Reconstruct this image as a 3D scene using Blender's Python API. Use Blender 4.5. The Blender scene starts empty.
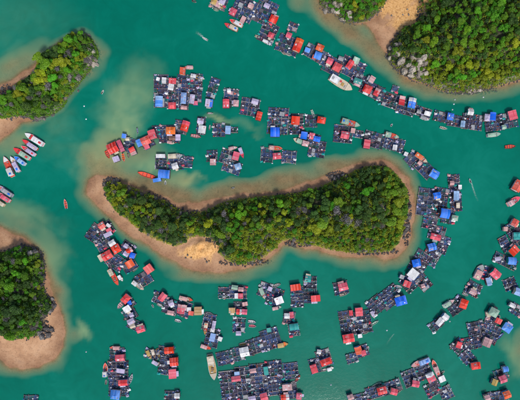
import bpy, math, random
import numpy as np
from mathutils import Vector

random.seed(11)
RNG = np.random.default_rng(11)

# ------------------------------------------------------------------ camera, sky, sun, exposure
S = 0.65            # metres per photo pixel at water level
CAM_H = 250.0
scene = bpy.context.scene
COL = scene.collection

cam_d = bpy.data.cameras.new("camera")
cam = bpy.data.objects.new("camera", cam_d)
COL.objects.link(cam)
cam.location = (0, 0, CAM_H)
cam.rotation_euler = (0, 0, 0)
cam_d.sensor_width = 36
cam_d.lens = 36 * CAM_H / (520 * S)
cam_d.clip_start = 1.0
cam_d.clip_end = 20000
scene.camera = cam

SUN_EL = math.radians(52)
SUN_AZ = math.radians(164)      # clockwise from the top of the picture
sun_vec = Vector((math.sin(SUN_AZ) * math.cos(SUN_EL), math.cos(SUN_AZ) * math.cos(SUN_EL), math.sin(SUN_EL)))
world = bpy.data.worlds.new("World")
scene.world = world
world.use_nodes = True
wn = world.node_tree
sky = wn.nodes.new("ShaderNodeTexSky")
sky.sky_type = 'NISHITA'
sky.sun_disc = False
sky.sun_elevation = SUN_EL
sky.sun_rotation = SUN_AZ
sky.dust_density = 2.0
bg = wn.nodes["Background"]
bg.inputs[1].default_value = 0.14
wn.links.new(sky.outputs[0], bg.inputs[0])

sun_d = bpy.data.lights.new("sun", 'SUN')
sun_d.energy = 2.7
sun_d.angle = math.radians(9)
sun_d.color = (1.0, 0.95, 0.88)
sun = bpy.data.objects.new("sun", sun_d)
COL.objects.link(sun)
sun.location = sun_vec * 600
sun.rotation_euler = (-sun_vec).to_track_quat('-Z', 'Y').to_euler()

vs = scene.view_settings
vs.view_transform = 'Standard'
vs.look = 'None'
vs.exposure = 0.0
vs.gamma = 1.0
scene.cycles.max_bounces = 6
scene.cycles.transparent_max_bounces = 8
scene.cycles.use_denoising = True

# ------------------------------------------------------------------ small helpers
def P(px, py, z=0.0):
    k = S * (CAM_H - z) / CAM_H
    return ((px - 260.0) * k, (200.0 - py) * k, z)

def new(name, mesh=None, parent=None, loc=(0, 0, 0), rz=0.0, scale=None):
    o = bpy.data.objects.new(name, mesh)
    COL.objects.link(o)
    if parent is not None:
        o.parent = parent
    o.location = loc
    if rz:
        o.rotation_euler = (0, 0, rz)
    if scale is not None:
        o.scale = scale
    return o

class MB:
    """collects faces; build() makes one mesh"""
    def __init__(self):
        self.v = []; self.f = []
    def box(self, cx, cy, cz, sx, sy, sz, rz=0.0):
        b = len(self.v); c, s = math.cos(rz), math.sin(rz)
        for dz in (-.5, .5):
            for dx, dy in ((-.5, -.5), (.5, -.5), (.5, .5), (-.5, .5)):
                x, y = dx * sx, dy * sy
                self.v.append((cx + x * c - y * s, cy + x * s + y * c, cz + dz * sz))
        self.f += [(b, b+3, b+2, b+1), (b+4, b+5, b+6, b+7), (b, b+1, b+5, b+4), (b+1, b+2, b+6, b+5),
                   (b+2, b+3, b+7, b+6), (b+3, b, b+4, b+7)]
        return self
    def poly(self, pts):
        b = len(self.v); self.v += [tuple(p) for p in pts]
        self.f.append(tuple(range(b, b + len(pts))))
        return self
    def slab(self, top, t):
        """quad or polygon 'top' (counter-clockwise from above) thickened downwards by t"""
        n = len(top); b = len(self.v)
        self.v += [tuple(p) for p in top] + [(p[0], p[1], p[2] - t) for p in top]
        self.f.append(tuple(range(b, b + n)))
        self.f.append(tuple(range(b + 2 * n - 1, b + n - 1, -1)))
        for i in range(n):
            j = (i + 1) % n
            self.f.append((b + i, b + n + i, b + n + j, b + j))
        return self
    def cyl(self, cx, cy, z0, z1, r0, r1=None, n=8):
        r1 = r0 if r1 is None else r1
        b = len(self.v)
        for z, r in ((z0, r0), (z1, r1)):
            for i in range(n):
                a = 2 * math.pi * i / n
                self.v.append((cx + r * math.cos(a), cy + r * math.sin(a), z))
        for i in range(n):
            j = (i + 1) % n
            self.f.append((b + i, b + j, b + n + j, b + n + i))
        self.f.append(tuple(range(b + n, b + 2 * n)))
        self.f.append(tuple(range(b + n - 1, b - 1, -1)))
        return self
    def tube(self, p, q, r0, r1=None, n=6):
        r1 = r0 if r1 is None else r1
        p, q = Vector(p), Vector(q); d = (q - p).normalized()
        a = d.orthogonal().normalized(); c = d.cross(a); b = len(self.v)
        for o, r in ((p, r0), (q, r1)):
            for i in range(n):
                t = 2 * math.pi * i / n
                self.v.append(tuple(o + (a * math.cos(t) + c * math.sin(t)) * r))
        for i in range(n):
            j = (i + 1) % n
            self.f.append((b + i, b + j, b + n + j, b + n + i))
        self.f.append(tuple(range(b + n, b + 2 * n))); self.f.append(tuple(range(b + n - 1, b - 1, -1)))
        return self
    def mesh(self, name, mat, smooth=False):
        m = bpy.data.meshes.new(name)
        m.from_pydata(self.v, [], self.f)
        m.materials.append(mat)
        if smooth:
            m.polygons.foreach_set("use_smooth", [True] * len(m.polygons))
        m.update()
        return m
    def build(self, name, mat, parent=None, loc=(0, 0, 0), rz=0.0, smooth=False):
        return new(name, self.mesh(name, mat, smooth), parent, loc, rz)

# ------------------------------------------------------------------ materials
def mat_base(name):
    m = bpy.data.materials.new(name)
    m.use_nodes = True
    nt = m.node_tree
    return m, nt, nt.nodes["Principled BSDF"]

def N(nt, kind, **kw):
    n = nt.nodes.new(kind)
    for k, v in kw.items():
        setattr(n, k, v)
    return n

def ramp(nt, stops):
    r = N(nt, "ShaderNodeValToRGB")
    el = r.color_ramp.elements
    while len(el) > 1:
        el.remove(el[-1])
    el[0].position, el[0].color = stops[0][0], (*stops[0][1], 1)
    for p, c in stops[1:]:
        e = el.new(p); e.color = (*c, 1)
    return r

def weathered(name, col, rough=0.6, vary=0.25, dirt=(0.10, 0.08, 0.07), dirt_amt=0.35, scale=1.2, metallic=0.0, sheets=0.0, hue=0.0, spec=0.2):
    """paint, wood, plastic: colour with per-object variation, grime patches and fine relief"""
    m, nt, b = mat_base(name)
    L = nt.links.new
    tc = N(nt, "ShaderNodeTexCoord")
    oi = N(nt, "ShaderNodeObjectInfo")
    addv = N(nt, "ShaderNodeVectorMath", operation='ADD')
    mul = N(nt, "ShaderNodeVectorMath", operation='SCALE')
    comb = N(nt, "ShaderNodeCombineXYZ")
    L(oi.outputs["Random"], comb.inputs[0]); L(oi.outputs["Random"], comb.inputs[1])
    L(comb.outputs[0], mul.inputs[0]); mul.inputs["Scale"].default_value = 57.0
    L(tc.outputs["Object"], addv.inputs[0]); L(mul.outputs[0], addv.inputs[1])
    hsv = N(nt, "ShaderNodeHueSaturation")
    hsv.inputs["Color"].default_value = (*col, 1)
    mr = N(nt, "ShaderNodeMapRange")
    mr.inputs["To Min"].default_value = 1 - vary; mr.inputs["To Max"].default_value = 1 + vary * 0.6
    L(oi.outputs["Random"], mr.inputs["Value"]); L(mr.outputs[0], hsv.inputs["Value"])
    if hue:
        wn2 = N(nt, "ShaderNodeTexWhiteNoise", noise_dimensions='1D')
        L(oi.outputs["Random"], wn2.inputs["W"])
        mh = N(nt, "ShaderNodeMapRange")
        mh.inputs["To Min"].default_value = 0.5 - hue; mh.inputs["To Max"].default_value = 0.5 + hue
        L(wn2.outputs["Value"], mh.inputs["Value"]); L(mh.outputs[0], hsv.inputs["Hue"])
        ms = N(nt, "ShaderNodeMapRange")
        ms.inputs["To Min"].default_value = 0.88; ms.inputs["To Max"].default_value = 1.05
        L(wn2.outputs["Value"], ms.inputs["Value"]); L(ms.outputs[0], hsv.inputs["Saturation"])
    src = hsv.outputs[0]
    if sheets:
        sx = N(nt, "ShaderNodeSeparateXYZ"); L(addv.outputs[0], sx.inputs[0])
        dv = N(nt, "ShaderNodeMath", operation='DIVIDE'); dv.inputs[1].default_value = sheets
        L(sx.outputs[0], dv.inputs[0])
        fl = N(nt, "ShaderNodeMath", operation='FLOOR'); L(dv.outputs[0], fl.inputs[0])
        wn_ = N(nt, "ShaderNodeTexWhiteNoise", noise_dimensions='1D'); L(fl.outputs[0], wn_.inputs["W"])
        h2 = N(nt, "ShaderNodeHueSaturation"); L(src, h2.inputs["Color"])
        m2 = N(nt, "ShaderNodeMapRange"); m2.inputs["To Min"].default_value = 0.78; m2.inputs["To Max"].default_value = 1.10
        L(wn_.outputs["Value"], m2.inputs["Value"]); L(m2.outputs[0], h2.inputs["Value"])
        m3 = N(nt, "ShaderNodeMapRange"); m3.inputs["To Min"].default_value = 1.05; m3.inputs["To Max"].default_value = 0.88
        L(wn_.outputs["Value"], m3.inputs["Value"]); L(m3.outputs[0], h2.inputs["Saturation"])
        src = h2.outputs[0]
    nz = N(nt, "ShaderNodeTexNoise"); nz.inputs["Scale"].default_value = scale; nz.inputs["Detail"].default_value = 5
    nz.inputs["Roughness"].default_value = 0.7
    L(addv.outputs[0], nz.inputs["Vector"])
    rp = N(nt, "ShaderNodeMapRange"); rp.inputs["From Min"].default_value = 0.48; rp.inputs["From Max"].default_value = 0.78
    rp.inputs["To Max"].default_value = dirt_amt
    L(nz.outputs["Fac"], rp.inputs["Value"])
    mx = N(nt, "ShaderNodeMix", data_type='RGBA')
    L(rp.outputs[0], mx.inputs["Factor"]); L(src, mx.inputs["A"]); mx.inputs["B"].default_value = (*dirt, 1)
    L(mx.outputs["Result"], b.inputs["Base Color"])
    bp = N(nt, "ShaderNodeBump"); bp.inputs["Strength"].default_value = 0.25; bp.inputs["Distance"].default_value = 0.05
    if sheets:
        wv = N(nt, "ShaderNodeTexWave", wave_type='BANDS', bands_direction='X'); wv.inputs["Scale"].default_value = 2.2
        L(tc.outputs["Object"], wv.inputs["Vector"]); L(wv.outputs["Fac"], bp.inputs["Height"])
    else:
        L(nz.outputs["Fac"], bp.inputs["Height"])
    L(bp.outputs[0], b.inputs["Normal"])
    b.inputs["Roughness"].default_value = rough
    b.inputs["Specular IOR Level"].default_value = spec
    b.inputs["Metallic"].default_value = metallic
    return m

PAL = {
    'R': ('red', (0.76, 0.040, 0.055)), 'C': ('coral red', (0.74, 0.10, 0.055)), 'P': ('pink', (0.70, 0.075, 0.13)),
    'B': ('blue', (0.006, 0.19, 0.82)), 'L': ('light blue', (0.26, 0.44, 0.74)), 'W': ('white', (0.74, 0.74, 0.75)),
    'I': ('lilac', (0.50, 0.44, 0.62)), 'G': ('grey', (0.34, 0.35, 0.37)), 'E': ('mint green', (0.34, 0.52, 0.40)),
    'T': ('teal', (0.015, 0.34, 0.32)), 'O': ('orange', (0.80, 0.15, 0.02)), 'Y': ('ochre', (0.50, 0.32, 0.10)),
    'K': ('cream', (0.62, 0.53, 0.40)), 'N': ('dark', (0.035, 0.035, 0.045)), 'F': ('faded pink', (0.62, 0.34, 0.34)),
    'S': ('brown', (0.20, 0.11, 0.075)), 'V': ('lime green', (0.42, 0.46, 0.03)),
}
ROOF = {k: weathered("roof_" + v[0], v[1], rough=0.65, vary=0.16, dirt=(0.12, 0.085, 0.075), dirt_amt=0.52, scale=0.7, sheets=0.95,
                     hue=0.012) for k, v in PAL.items()}
PAINT = {k: weathered("paint_" + v[0], v[1], rough=0.45, vary=0.2, dirt=(0.12, 0.09, 0.07), dirt_amt=0.4, scale=1.4) for k, v in PAL.items()}
M_WOOD = weathered("weathered_wood", (0.11, 0.105, 0.125), rough=0.85, vary=0.5, dirt_amt=0.6, scale=1.5)
M_PALEWOOD = weathered("pale_wood", (0.26, 0.235, 0.225), rough=0.85, vary=0.45, dirt_amt=0.5, scale=1.5)
M_DECK = weathered("deck_planks", (0.080, 0.068, 0.082), rough=0.9, vary=0.5, dirt=(0.05, 0.04, 0.045), dirt_amt=0.7, scale=1.2)
M_DARK = weathered("dark_glass", (0.015, 0.018, 0.022), rough=0.25, vary=0.2, dirt_amt=0.1)
M_FOAM = weathered("white_foam", (0.62, 0.63, 0.68), rough=0.8, vary=0.45, dirt_amt=0.45)
M_DRUM = weathered("blue_drum_plastic", (0.02, 0.12, 0.42), rough=0.4, vary=0.3, dirt_amt=0.2)
M_METAL = weathered("galvanised", (0.42, 0.43, 0.45), rough=0.4, vary=0.3, dirt_amt=0.3, metallic=0.3)
M_RUBBER = weathered("rubber", (0.02, 0.02, 0.022), rough=0.85, vary=0.3, dirt_amt=0.2)

def net_mat(name, col, open_=0.25):
    m, nt, b = mat_base(name)
    L = nt.links.new
    oi = N(nt, "ShaderNodeObjectInfo")
    tc = N(nt, "ShaderNodeTexCoord")
    nz = N(nt, "ShaderNodeTexNoise"); nz.inputs["Scale"].default_value = 3.0; nz.inputs["Detail"].default_value = 4
    mapn = N(nt, "ShaderNodeVectorMath", operation='ADD')
    cmb = N(nt, "ShaderNodeCombineXYZ"); L(oi.outputs["Random"], cmb.inputs[2])
    sc = N(nt, "ShaderNodeVectorMath", operation='SCALE'); sc.inputs["Scale"].default_value = 40
    L(cmb.outputs[0], sc.inputs[0]); L(tc.outputs["Object"], mapn.inputs[0]); L(sc.outputs[0], mapn.inputs[1])
    L(mapn.outputs[0], nz.inputs["Vector"])
    hsv = N(nt, "ShaderNodeHueSaturation"); hsv.inputs["Color"].default_value = (*col, 1)
    ad = N(nt, "ShaderNodeMath", operation='MULTIPLY_ADD'); L(oi.outputs["Random"], ad.inputs[0]); ad.inputs[1].default_value = 0.9
    L(nz.outputs["Fac"], ad.inputs[2])
    L(ad.outputs[0], hsv.inputs["Value"])
    L(hsv.outputs[0], b.inputs["Base Color"])
    b.inputs["Roughness"].default_value = 0.8
    mp = N(nt, "ShaderNodeMapRange"); mp.inputs["To Min"].default_value = 1.0 - open_; mp.inputs["To Max"].default_value = 1.0
    L(nz.outputs["Fac"], mp.inputs["Value"]); L(mp.outputs[0], b.inputs["Alpha"])
    return m
NETS = [net_mat("net_navy", (0.030, 0.056, 0.150)), net_mat("net_slate", (0.042, 0.068, 0.150)), net_mat("net_black", (0.014, 0.020, 0.050)),
        net_mat("net_plum", (0.050, 0.038, 0.080)), net_mat("net_teal", (0.012, 0.085, 0.105)), net_mat("net_open", (0.01, 0.06, 0.06), 0.7)]

# ------------------------------------------------------------------ terrain: traced shorelines -> height field
def to_poly(pts, z):
    return np.array([P(x, y, z)[:2] for x, y in pts])

ISLANDS = [
 dict(key='long', name='the long island', cliff=3.2, dome=5.5, coast=[(89,180),(97,174),(110,175),(130,183),(150,190),(168,197),(180,203),(200,204),(216,199),(240,194),(262,192),(280,190),
      (300,184),(318,178),(335,170),(350,166),(365,162),(382,161),(398,166),(408,178),(414,195),(415,215),(411,235),(405,248),(396,256),(385,258),(365,256),(345,255),
      (325,252),(305,249),(293,245),(283,245),(272,257),(262,264),(245,270),(225,273),(205,272),(185,267),(168,259),(152,250),(140,241),(128,234),(118,225),(105,214),(95,205),(88,195)],
      veg=[(103,184),(108,181),(118,183),(130,188),(140,191),(150,195),(158,199),(166,203),(172,208),(180,211),(190,213),(200,213),(210,209),(222,203),(240,199),
      (260,197),(275,196),(285,195),(300,193),(315,189),(330,183),(338,179),(350,174),(358,170),(366,167),(380,165),(393,169),(403,179),(409,191),(410,205),(408,220),(404,234),
      (400,244),(393,251),(375,253),(355,253),(340,251),(330,250),(322,247),(310,246),(300,245),(296,241),(287,240),(280,243),(275,249),(265,257),(255,263),(243,266),
      (232,263),(224,259),(219,254),(216,248),(214,241),(209,237),(197,236),(188,238),(183,243),(175,246),(165,244),(155,240),(145,235),(135,228),(127,221),(118,214),(110,207),(106,199),(103,192)]),
 dict(key='upper_left', name='the upper left island', cliff=5.0, dome=6.5, coast=[(-60,88),(0,86),(12,79),(23,73),(33,67),(41,59),(50,51),(60,43),(71,36),(81,34),(88,38),(94,45),(96,53),(93,60),(88,67),(82,76),(76,84),
      (69,93),(63,103),(53,112),(38,119),(22,124),(10,131),(0,140),(-60,155)],
      veg=[(-60,100),(0,96),(10,88),(20,80),(28,75),(33,66),(38,57),(46,49),(55,42),(64,35),(73,31),(82,32),(88,37),(92,44),(95,52),(92,58),(87,64),(83,71),(77,78),(71,85),
      (65,93),(61,101),(57,106),(48,112),(38,116),(28,117),(20,113),(10,114),(0,116),(-60,118)]),
 dict(key='lower_left', name='the lower left island', cliff=4.5, dome=6.0, coast=[(-60,222),(0,227),(12,232),(25,240),(35,247),(43,257),(47,272),(49,288),(56,299),(63,314),(66,332),(63,348),(53,360),(39,367),(22,369),
      (10,367),(0,361),(-60,350)],
      veg=[(-60,250),(0,254),(8,250),(16,247),(26,249),(34,254),(38,263),(39,275),(38,285),(40,296),(46,303),(48,311),(42,316),(40,328),(34,336),(22,340),(10,341),(0,337),(-60,335)]),
 dict(key='headland', name='the upper right headland', cliff=5.0, dome=9.0, coast=[(388,-60),(382,4),(378,16),(366,24),(372,34),(380,44),(387,55),(393,65),(403,73),(418,80),(435,86),(455,91),(475,91),(500,86),(520,80),(600,66),(600,-60)],
      veg=[(423,-60),(421,5),(424,14),(417,23),(406,25),(399,34),(392,45),(391,55),(398,63),(406,70),(420,77),(436,83),(452,89),(466,90),(482,87),(500,84),(515,79),(530,74),(600,60),(600,-60)]),
 dict(key='knoll', name='the knoll on the top edge', cliff=4.5, dome=4.0, coast=[(316,-60),(319,0),(330,8),(345,19),(362,23),(380,16),(396,2),(396,-60)],
      veg=[(319,-60),(322,0),(331,6),(340,11),(346,17),(356,19),(368,17),(380,8),(387,0),(390,-60)]),
]
for I in ISLANDS:
    I['C'] = to_poly(I['coast'], 0.0)
    I['V'] = to_poly(I['veg'], 6.0)

# sandbanks under water: (px, py, rx, ry, rotation, crest depth)
SHOALS = [(100,168,26,26,20,0.28),(110,146,24,18,10,0.9),(140,185,44,12,-14,0.14),(180,196,42,13,-3,0.12),(225,193,34,12,8,0.14),(186,180,20,11,0,0.7),(140,152,30,14,20,0.8),(218,117,14,6,-15,1.2),(130,60,70,40,10,2.9),
          (74,334,9,10,0,0.8),(50,246,12,20,30,1.5),(14,64,36,13,25,0.45),(26,52,30,10,30,1.3),(20,222,40,12,-20,0.9),(535,357,24,30,0,0.3),(14,142,26,14,25,0.8),(330,16,22,10,-35,0.10),(352,34,30,12,-38,0.12),(374,52,22,12,-45,0.2),(300,0,14,14,-40,0.7),
          (250,189,46,11,8,0.15),(292,180,54,16,14,0.10),(340,165,36,11,6,0.14),(385,160,22,8,-20,0.5),(430,89,34,7,-16,0.3),(490,92,30,8,8,0.9),(26,368,34,7,0,0.5),(110,212,20,12,-40,0.7),(400,255,18,10,30,0.4),(415,205,9,36,0,0.35),(215,276,50,8,0,0.35)]

_lat = RNG.random((64, 64))
def vnoise(x, y):
    xi = np.floor(x).astype(int); yi = np.floor(y).astype(int)
    fx = x - xi; fy = y - yi
    fx = fx * fx * (3 - 2 * fx); fy = fy * fy * (3 - 2 * fy)
    a = _lat[xi % 64, yi % 64]; b = _lat[(xi + 1) % 64, yi % 64]
    c = _lat[xi % 64, (yi + 1) % 64]; d = _lat[(xi + 1) % 64, (yi + 1) % 64]
    return (a * (1 - fx) + b * fx) * (1 - fy) + (c * (1 - fx) + d * fx) * fy - 0.5
def fbm(x, y, s, o=4):
    t = 0; a = 1.0
    for i in range(o):
        t = t + a * vnoise(x / s + 17.3 * i, y / s + 9.1 * i); a *= 0.5; s *= 0.5
    return t

def sdf(poly, x, y):
    """positive inside"""
    d2 = np.full(x.shape, 1e18); inside = np.zeros(x.shape, bool)
    n = len(poly)
    for i in range(n):
        ax, ay = poly[i]; bx, by = poly[(i + 1) % n]
        ex, ey = bx - ax, by - ay
        t = np.clip(((x - ax) * ex + (y - ay) * ey) / (ex * ex + ey * ey), 0, 1)
        dx = x - ax - t * ex; dy = y - ay - t * ey
        d2 = np.minimum(d2, dx * dx + dy * dy)
        cond = ((ay > y) != (by > y))
        with np.errstate(divide='ignore', invalid='ignore'):
            xx = ex * (y - ay) / (ey if ey != 0 else 1e-9) + ax
        inside ^= cond & (x < xx)
    return np.where(inside, 1, -1) * np.sqrt(d2)

def sstep(a, b, x):
    t = np.clip((x - a) / (b - a), 0, 1)
    return t * t * (3 - 2 * t)

def ground(x, y):
    """returns height, vegetation factor, island index"""
    wob = fbm(x, y, 9.0) * 2.6
    h = np.full(x.shape, -9.0); veg = np.zeros(x.shape); own = np.zeros(x.shape, int); best = np.full(x.shape, -1e9)
    swirl = fbm(x + 13, y + 57, 28.0, 4)
    bumps = fbm(x + 91, y - 40, 14.0, 4)
    fine = fbm(x - 31, y + 70, 4.0, 3)
    for k, I in enumerate(ISLANDS):
        dc = sdf(I['C'], x, y) + wob * 0.8
        dc = dc + np.where(dc < 0, 1, 0) * np.clip(-dc / 6, 0, 1) * (swirl * 9 - 1.0)
        dv = sdf(I['V'], x, y) + wob * 0.5
        out = np.where(dc < 0, 0.20 * dc - 0.008 * dc * dc, 0.055 * dc)
        out = np.where(dc < 0, np.maximum(out, -5.5), np.minimum(out, 1.1 + 0.012 * dc))
        up = sstep(-1.0, 4.0, dv) * I['cliff'] * (1 + 0.5 * bumps) + sstep(1.0, 24.0, dv) * I['dome'] * (1 + 0.7 * bumps) + sstep(0, 3, dv) * fine * 1.6
        hh = out + np.maximum(up, 0)
        veg = np.maximum(veg, sstep(-1.2, 1.0, dv))
        own = np.where(dc > best, k, own); best = np.maximum(best, dc)
        h = np.maximum(h, hh)
    deep = -5.0 + fbm(x, y, 60.0) * 1.2
    h = np.maximum(h, deep)
    for (px, py, rx, ry, rot, dep) in SHOALS:
        cx, cy, _ = P(px, py); r = math.radians(rot); c, s = math.cos(r), math.sin(r)
        dx, dy = x - cx, y - cy
        q = np.sqrt(((dx * c + dy * s) / (rx * S)) ** 2 + ((-dx * s + dy * c) / (ry * S)) ** 2) + fbm(x + px, y, 16.0) * 0.55
        w = 1 - sstep(-0.1, 1.3, q)
        T0 = np.exp(1.15 * np.minimum(h, 0)); T1 = T0 + w * (math.exp(-1.15 * dep) - T0)
        h = np.where(h < -dep, np.maximum(h, np.log(np.maximum(T1, 1e-9)) / 1.15), h)
    h = h + np.where(h < 0.2, fbm(x, y, 7.0, 3) * 0.12, 0)
    return h, veg, own, best

def axis(lo, hi, step):
    core = np.arange(lo, hi + step * 0.5, step)
    far = np.array([30, 90, 250, 700, 2000, 6000.0])
    return np.concatenate([lo - far[::-1], core, hi + far])

xs, ys = axis(-215, 215, 1.0), axis(-175, 175, 1.0)
GX, GY = np.meshgrid(xs, ys)
GH, GV, GO, GB = ground(GX, GY)
farmask = (np.abs(GX) > 216) | (np.abs(GY) > 176)
nx, ny = len(xs), len(ys)

def height_at(x, y):
    i = int(np.clip(np.searchsorted(xs, x) - 1, 0, nx - 2)); j = int(np.clip(np.searchsorted(ys, y) - 1, 0, ny - 2))
    fx = (x - xs[i]) / (xs[i + 1] - xs[i]); fy = (y - ys[j]) / (ys[j + 1] - ys[j])
    return float((GH[j, i] * (1 - fx) + GH[j, i + 1] * fx) * (1 - fy) + (GH[j + 1, i] * (1 - fx) + GH[j + 1, i + 1] * fx) * fy)

# ground material: sand, wet sand, soil under trees, rock on steep faces
M_GROUND, nt, b = mat_base("sand_soil_rock")
L = nt.links.new
geo = N(nt, "ShaderNodeNewGeometry")
sepn = N(nt, "ShaderNodeSeparateXYZ"); L(geo.outputs["Normal"], sepn.inputs[0])
sepp = N(nt, "ShaderNodeSeparateXYZ"); L(geo.outputs["Position"], sepp.inputs[0])
nz1 = N(nt, "ShaderNodeTexNoise"); nz1.inputs["Scale"].default_value = 0.12; nz1.inputs["Detail"].default_value = 8; nz1.inputs["Roughness"].default_value = 0.65
L(geo.outputs["Position"], nz1.inputs["Vector"])
nz2 = N(nt, "ShaderNodeTexNoise"); nz2.inputs["Scale"].default_value = 0.9; nz2.inputs["Detail"].default_value = 8; nz2.inputs["Roughness"].default_value = 0.7
L(geo.outputs["Position"], nz2.inputs["Vector"])
sand = ramp(nt, [(0.30, (0.36, 0.20, 0.115)), (0.46, (0.52, 0.29, 0.155)), (0.60, (0.62, 0.37, 0.21)), (0.78, (0.44, 0.265, 0.17))])
L(nz1.outputs["Fac"], sand.inputs[0])
speck = ramp(nt, [(0.30, (0.55, 0.52, 0.5)), (0.5, (1, 1, 1)), (0.72, (0.86, 0.84, 0.82))])
L(nz2.outputs["Fac"], speck.inputs[0])
mxs = N(nt, "ShaderNodeMix", data_type='RGBA', blend_type='MULTIPLY'); mxs.inputs["Factor"].default_value = 1
L(sand.outputs[0], mxs.inputs["A"]); L(speck.outputs[0], mxs.inputs["B"])
wet = N(nt, "ShaderNodeMapRange"); wet.inputs["From Min"].default_value = 0.05; wet.inputs["From Max"].default_value = 0.55
wet.inputs["To Min"].default_value = 1.0; wet.inputs["To Max"].default_value = 0.0
L(sepp.outputs[2], wet.inputs["Value"])
mxw = N(nt, "ShaderNodeMix", data_type='RGBA', blend_type='MULTIPLY')
wet2 = N(nt, "ShaderNodeMapRange"); wet2.inputs["From Min"].default_value = -0.7; wet2.inputs["From Max"].default_value = -0.15
L(sepp.outputs[2], wet2.inputs["Value"])
wet3 = N(nt, "ShaderNodeMath", operation='MULTIPLY'); L(wet.outputs[0], wet3.inputs[0]); L(wet2.outputs[0], wet3.inputs[1])
L(wet3.outputs[0], mxw.inputs["Factor"]); L(mxs.outputs["Result"], mxw.inputs["A"]); mxw.inputs["B"].default_value = (0.62, 0.58, 0.56, 1)
soil = ramp(nt, [(0.35, (0.030, 0.030, 0.022)), (0.55, (0.055, 0.060, 0.025)), (0.75, (0.10, 0.085, 0.06))])
L(nz2.outputs["Fac"], soil.inputs[0])
att = N(nt, "ShaderNodeAttribute", attribute_name="veg")
mxv = N(nt, "ShaderNodeMix", data_type='RGBA')
L(att.outputs["Fac"], mxv.inputs["Factor"]); L(mxw.outputs["Result"], mxv.inputs["A"]); L(soil.outputs[0], mxv.inputs["B"])
rock = ramp(nt, [(0.30, (0.06, 0.055, 0.055)), (0.48, (0.20, 0.18, 0.175)), (0.62, (0.36, 0.33, 0.31)), (0.8, (0.15, 0.12, 0.10))])
L(nz2.outputs["Fac"], rock.inputs[0])
stp = N(nt, "ShaderNodeMapRange"); stp.inputs["From Min"].default_value = 0.72; stp.inputs["From Max"].default_value = 0.45
L(sepn.outputs[2], stp.inputs["Value"])
mxr = N(nt, "ShaderNodeMix", data_type='RGBA')
L(stp.outputs[0], mxr.inputs["Factor"]); L(mxv.outputs["Result"], mxr.inputs["A"]); L(rock.outputs[0], mxr.inputs["B"])
sca = N(nt, "ShaderNodeAttribute", attribute_name="scar")
scol = ramp(nt, [(0.36, (0.34, 0.17, 0.075)), (0.46, (0.62, 0.33, 0.11)), (0.56, (0.74, 0.42, 0.16)), (0.7, (0.70, 0.46, 0.25))])
L(nz2.outputs["Fac"], scol.inputs[0])
mxq = N(nt, "ShaderNodeMix", data_type='RGBA')
L(sca.outputs["Fac"], mxq.inputs["Factor"]); L(mxr.outputs["Result"], mxq.inputs["A"]); L(scol.outputs[0], mxq.inputs["B"])
L(mxq.outputs["Result"], b.inputs["Base Color"])
b.inputs["Roughness"].default_value = 0.9
bp = N(nt, "ShaderNodeBump"); bp.inputs["Strength"].default_value = 0.6; bp.inputs["Distance"].default_value = 0.3
L(nz2.outputs["Fac"], bp.inputs["Height"]); L(bp.outputs[0], b.inputs["Normal"])

SCARS = [(203,250,17,12),(404,12,19,17),(375,28,16,10)]
scar = np.zeros(GX.shape)
for (px, py, rx, ry) in SCARS[:2]:
    cx, cy, _ = P(px, py, 1)
    q = np.sqrt(((GX - cx) / (rx * S)) ** 2 + ((GY - cy) / (ry * S)) ** 2) + fbm(GX, GY, 7.0, 5) * 0.95
    scar = np.maximum(scar, 1 - sstep(0.7, 1.1, q))
# the bare slope in the notch of the long island rises as an earth bank
cx, cy, _ = P(201, 247, 2)
q = np.sqrt(((GX - cx) / (17 * S)) ** 2 + ((GY - cy) / (10 * S)) ** 2)
GH = GH + (1 - sstep(0.2, 1.1, q)) * np.clip(2.2 - GH * 0.3, 0, 2.2) * (1 + fbm(GX * 2.2, GY, 4.5, 5) * 1.5)

def grid_part(name, mask_cells):
    """mesh from the cells of the ground grid selected by mask"""
    jj, ii = np.nonzero(mask_cells)
    idx = np.stack([jj * nx + ii, jj * nx + ii + 1, (jj + 1) * nx + ii + 1, (jj + 1) * nx + ii], 1)
    used, inv = np.unique(idx.ravel(), return_inverse=True)
    faces = inv.reshape(-1, 4)
    co = np.stack([GX.ravel()[used], GY.ravel()[used], GH.ravel()[used]], 1)
    m = bpy.data.meshes.new(name)
    m.vertices.add(len(co)); m.vertices.foreach_set("co", co.ravel())
    m.loops.add(faces.size); m.loops.foreach_set("vertex_index", faces.ravel().astype(np.int32))
    m.polygons.add(len(faces)); m.polygons.foreach_set("loop_start", np.arange(0, faces.size, 4, dtype=np.int32))
    m.polygons.foreach_set("loop_total", np.full(len(faces), 4, dtype=np.int32))
    m.update(calc_edges=True); m.validate()
    m.polygons.foreach_set("use_smooth", np.ones(len(m.polygons), bool))
    for an, arr in (("veg", GV), ("scar", scar)):
        a = m.attributes.new(an, 'FLOAT', 'POINT'); a.data.foreach_set("value", arr.ravel()[used].astype(np.float32))
    m.materials.append(M_GROUND)
    return new(name, m)

cellmax = np.maximum.reduce([GH[:-1, :-1], GH[1:, :-1], GH[:-1, 1:], GH[1:, 1:]])
cellown = GO[:-1, :-1]; cellbest = GB[:-1, :-1]
land = (cellmax > -0.35) & (cellbest > -8)
sb = grid_part("seabed", ~land)
sb["kind"] = "structure"; sb["label"] = "sandy seabed showing through the shallow green water"
ISL_OBJ = {}
for k, I in enumerate(ISLANDS):
    if I['key'] == 'knoll':
        continue
    msk = land & ((cellown == k) | ((I['key'] == 'headland') & (cellown == 4)))
    o = grid_part("island" if I['key'] != 'headland' else "headland", msk)
    o["kind"] = "structure"
    o["label"] = {'long': "long wooded island ringed by sand in the middle", 'upper_left': "wooded rocky island with sand at the upper left",
                  'lower_left': "wooded island with broad peach beach at the lower left", 'headland': "wooded headland with brown beach at the upper right"}[I['key']]

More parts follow.
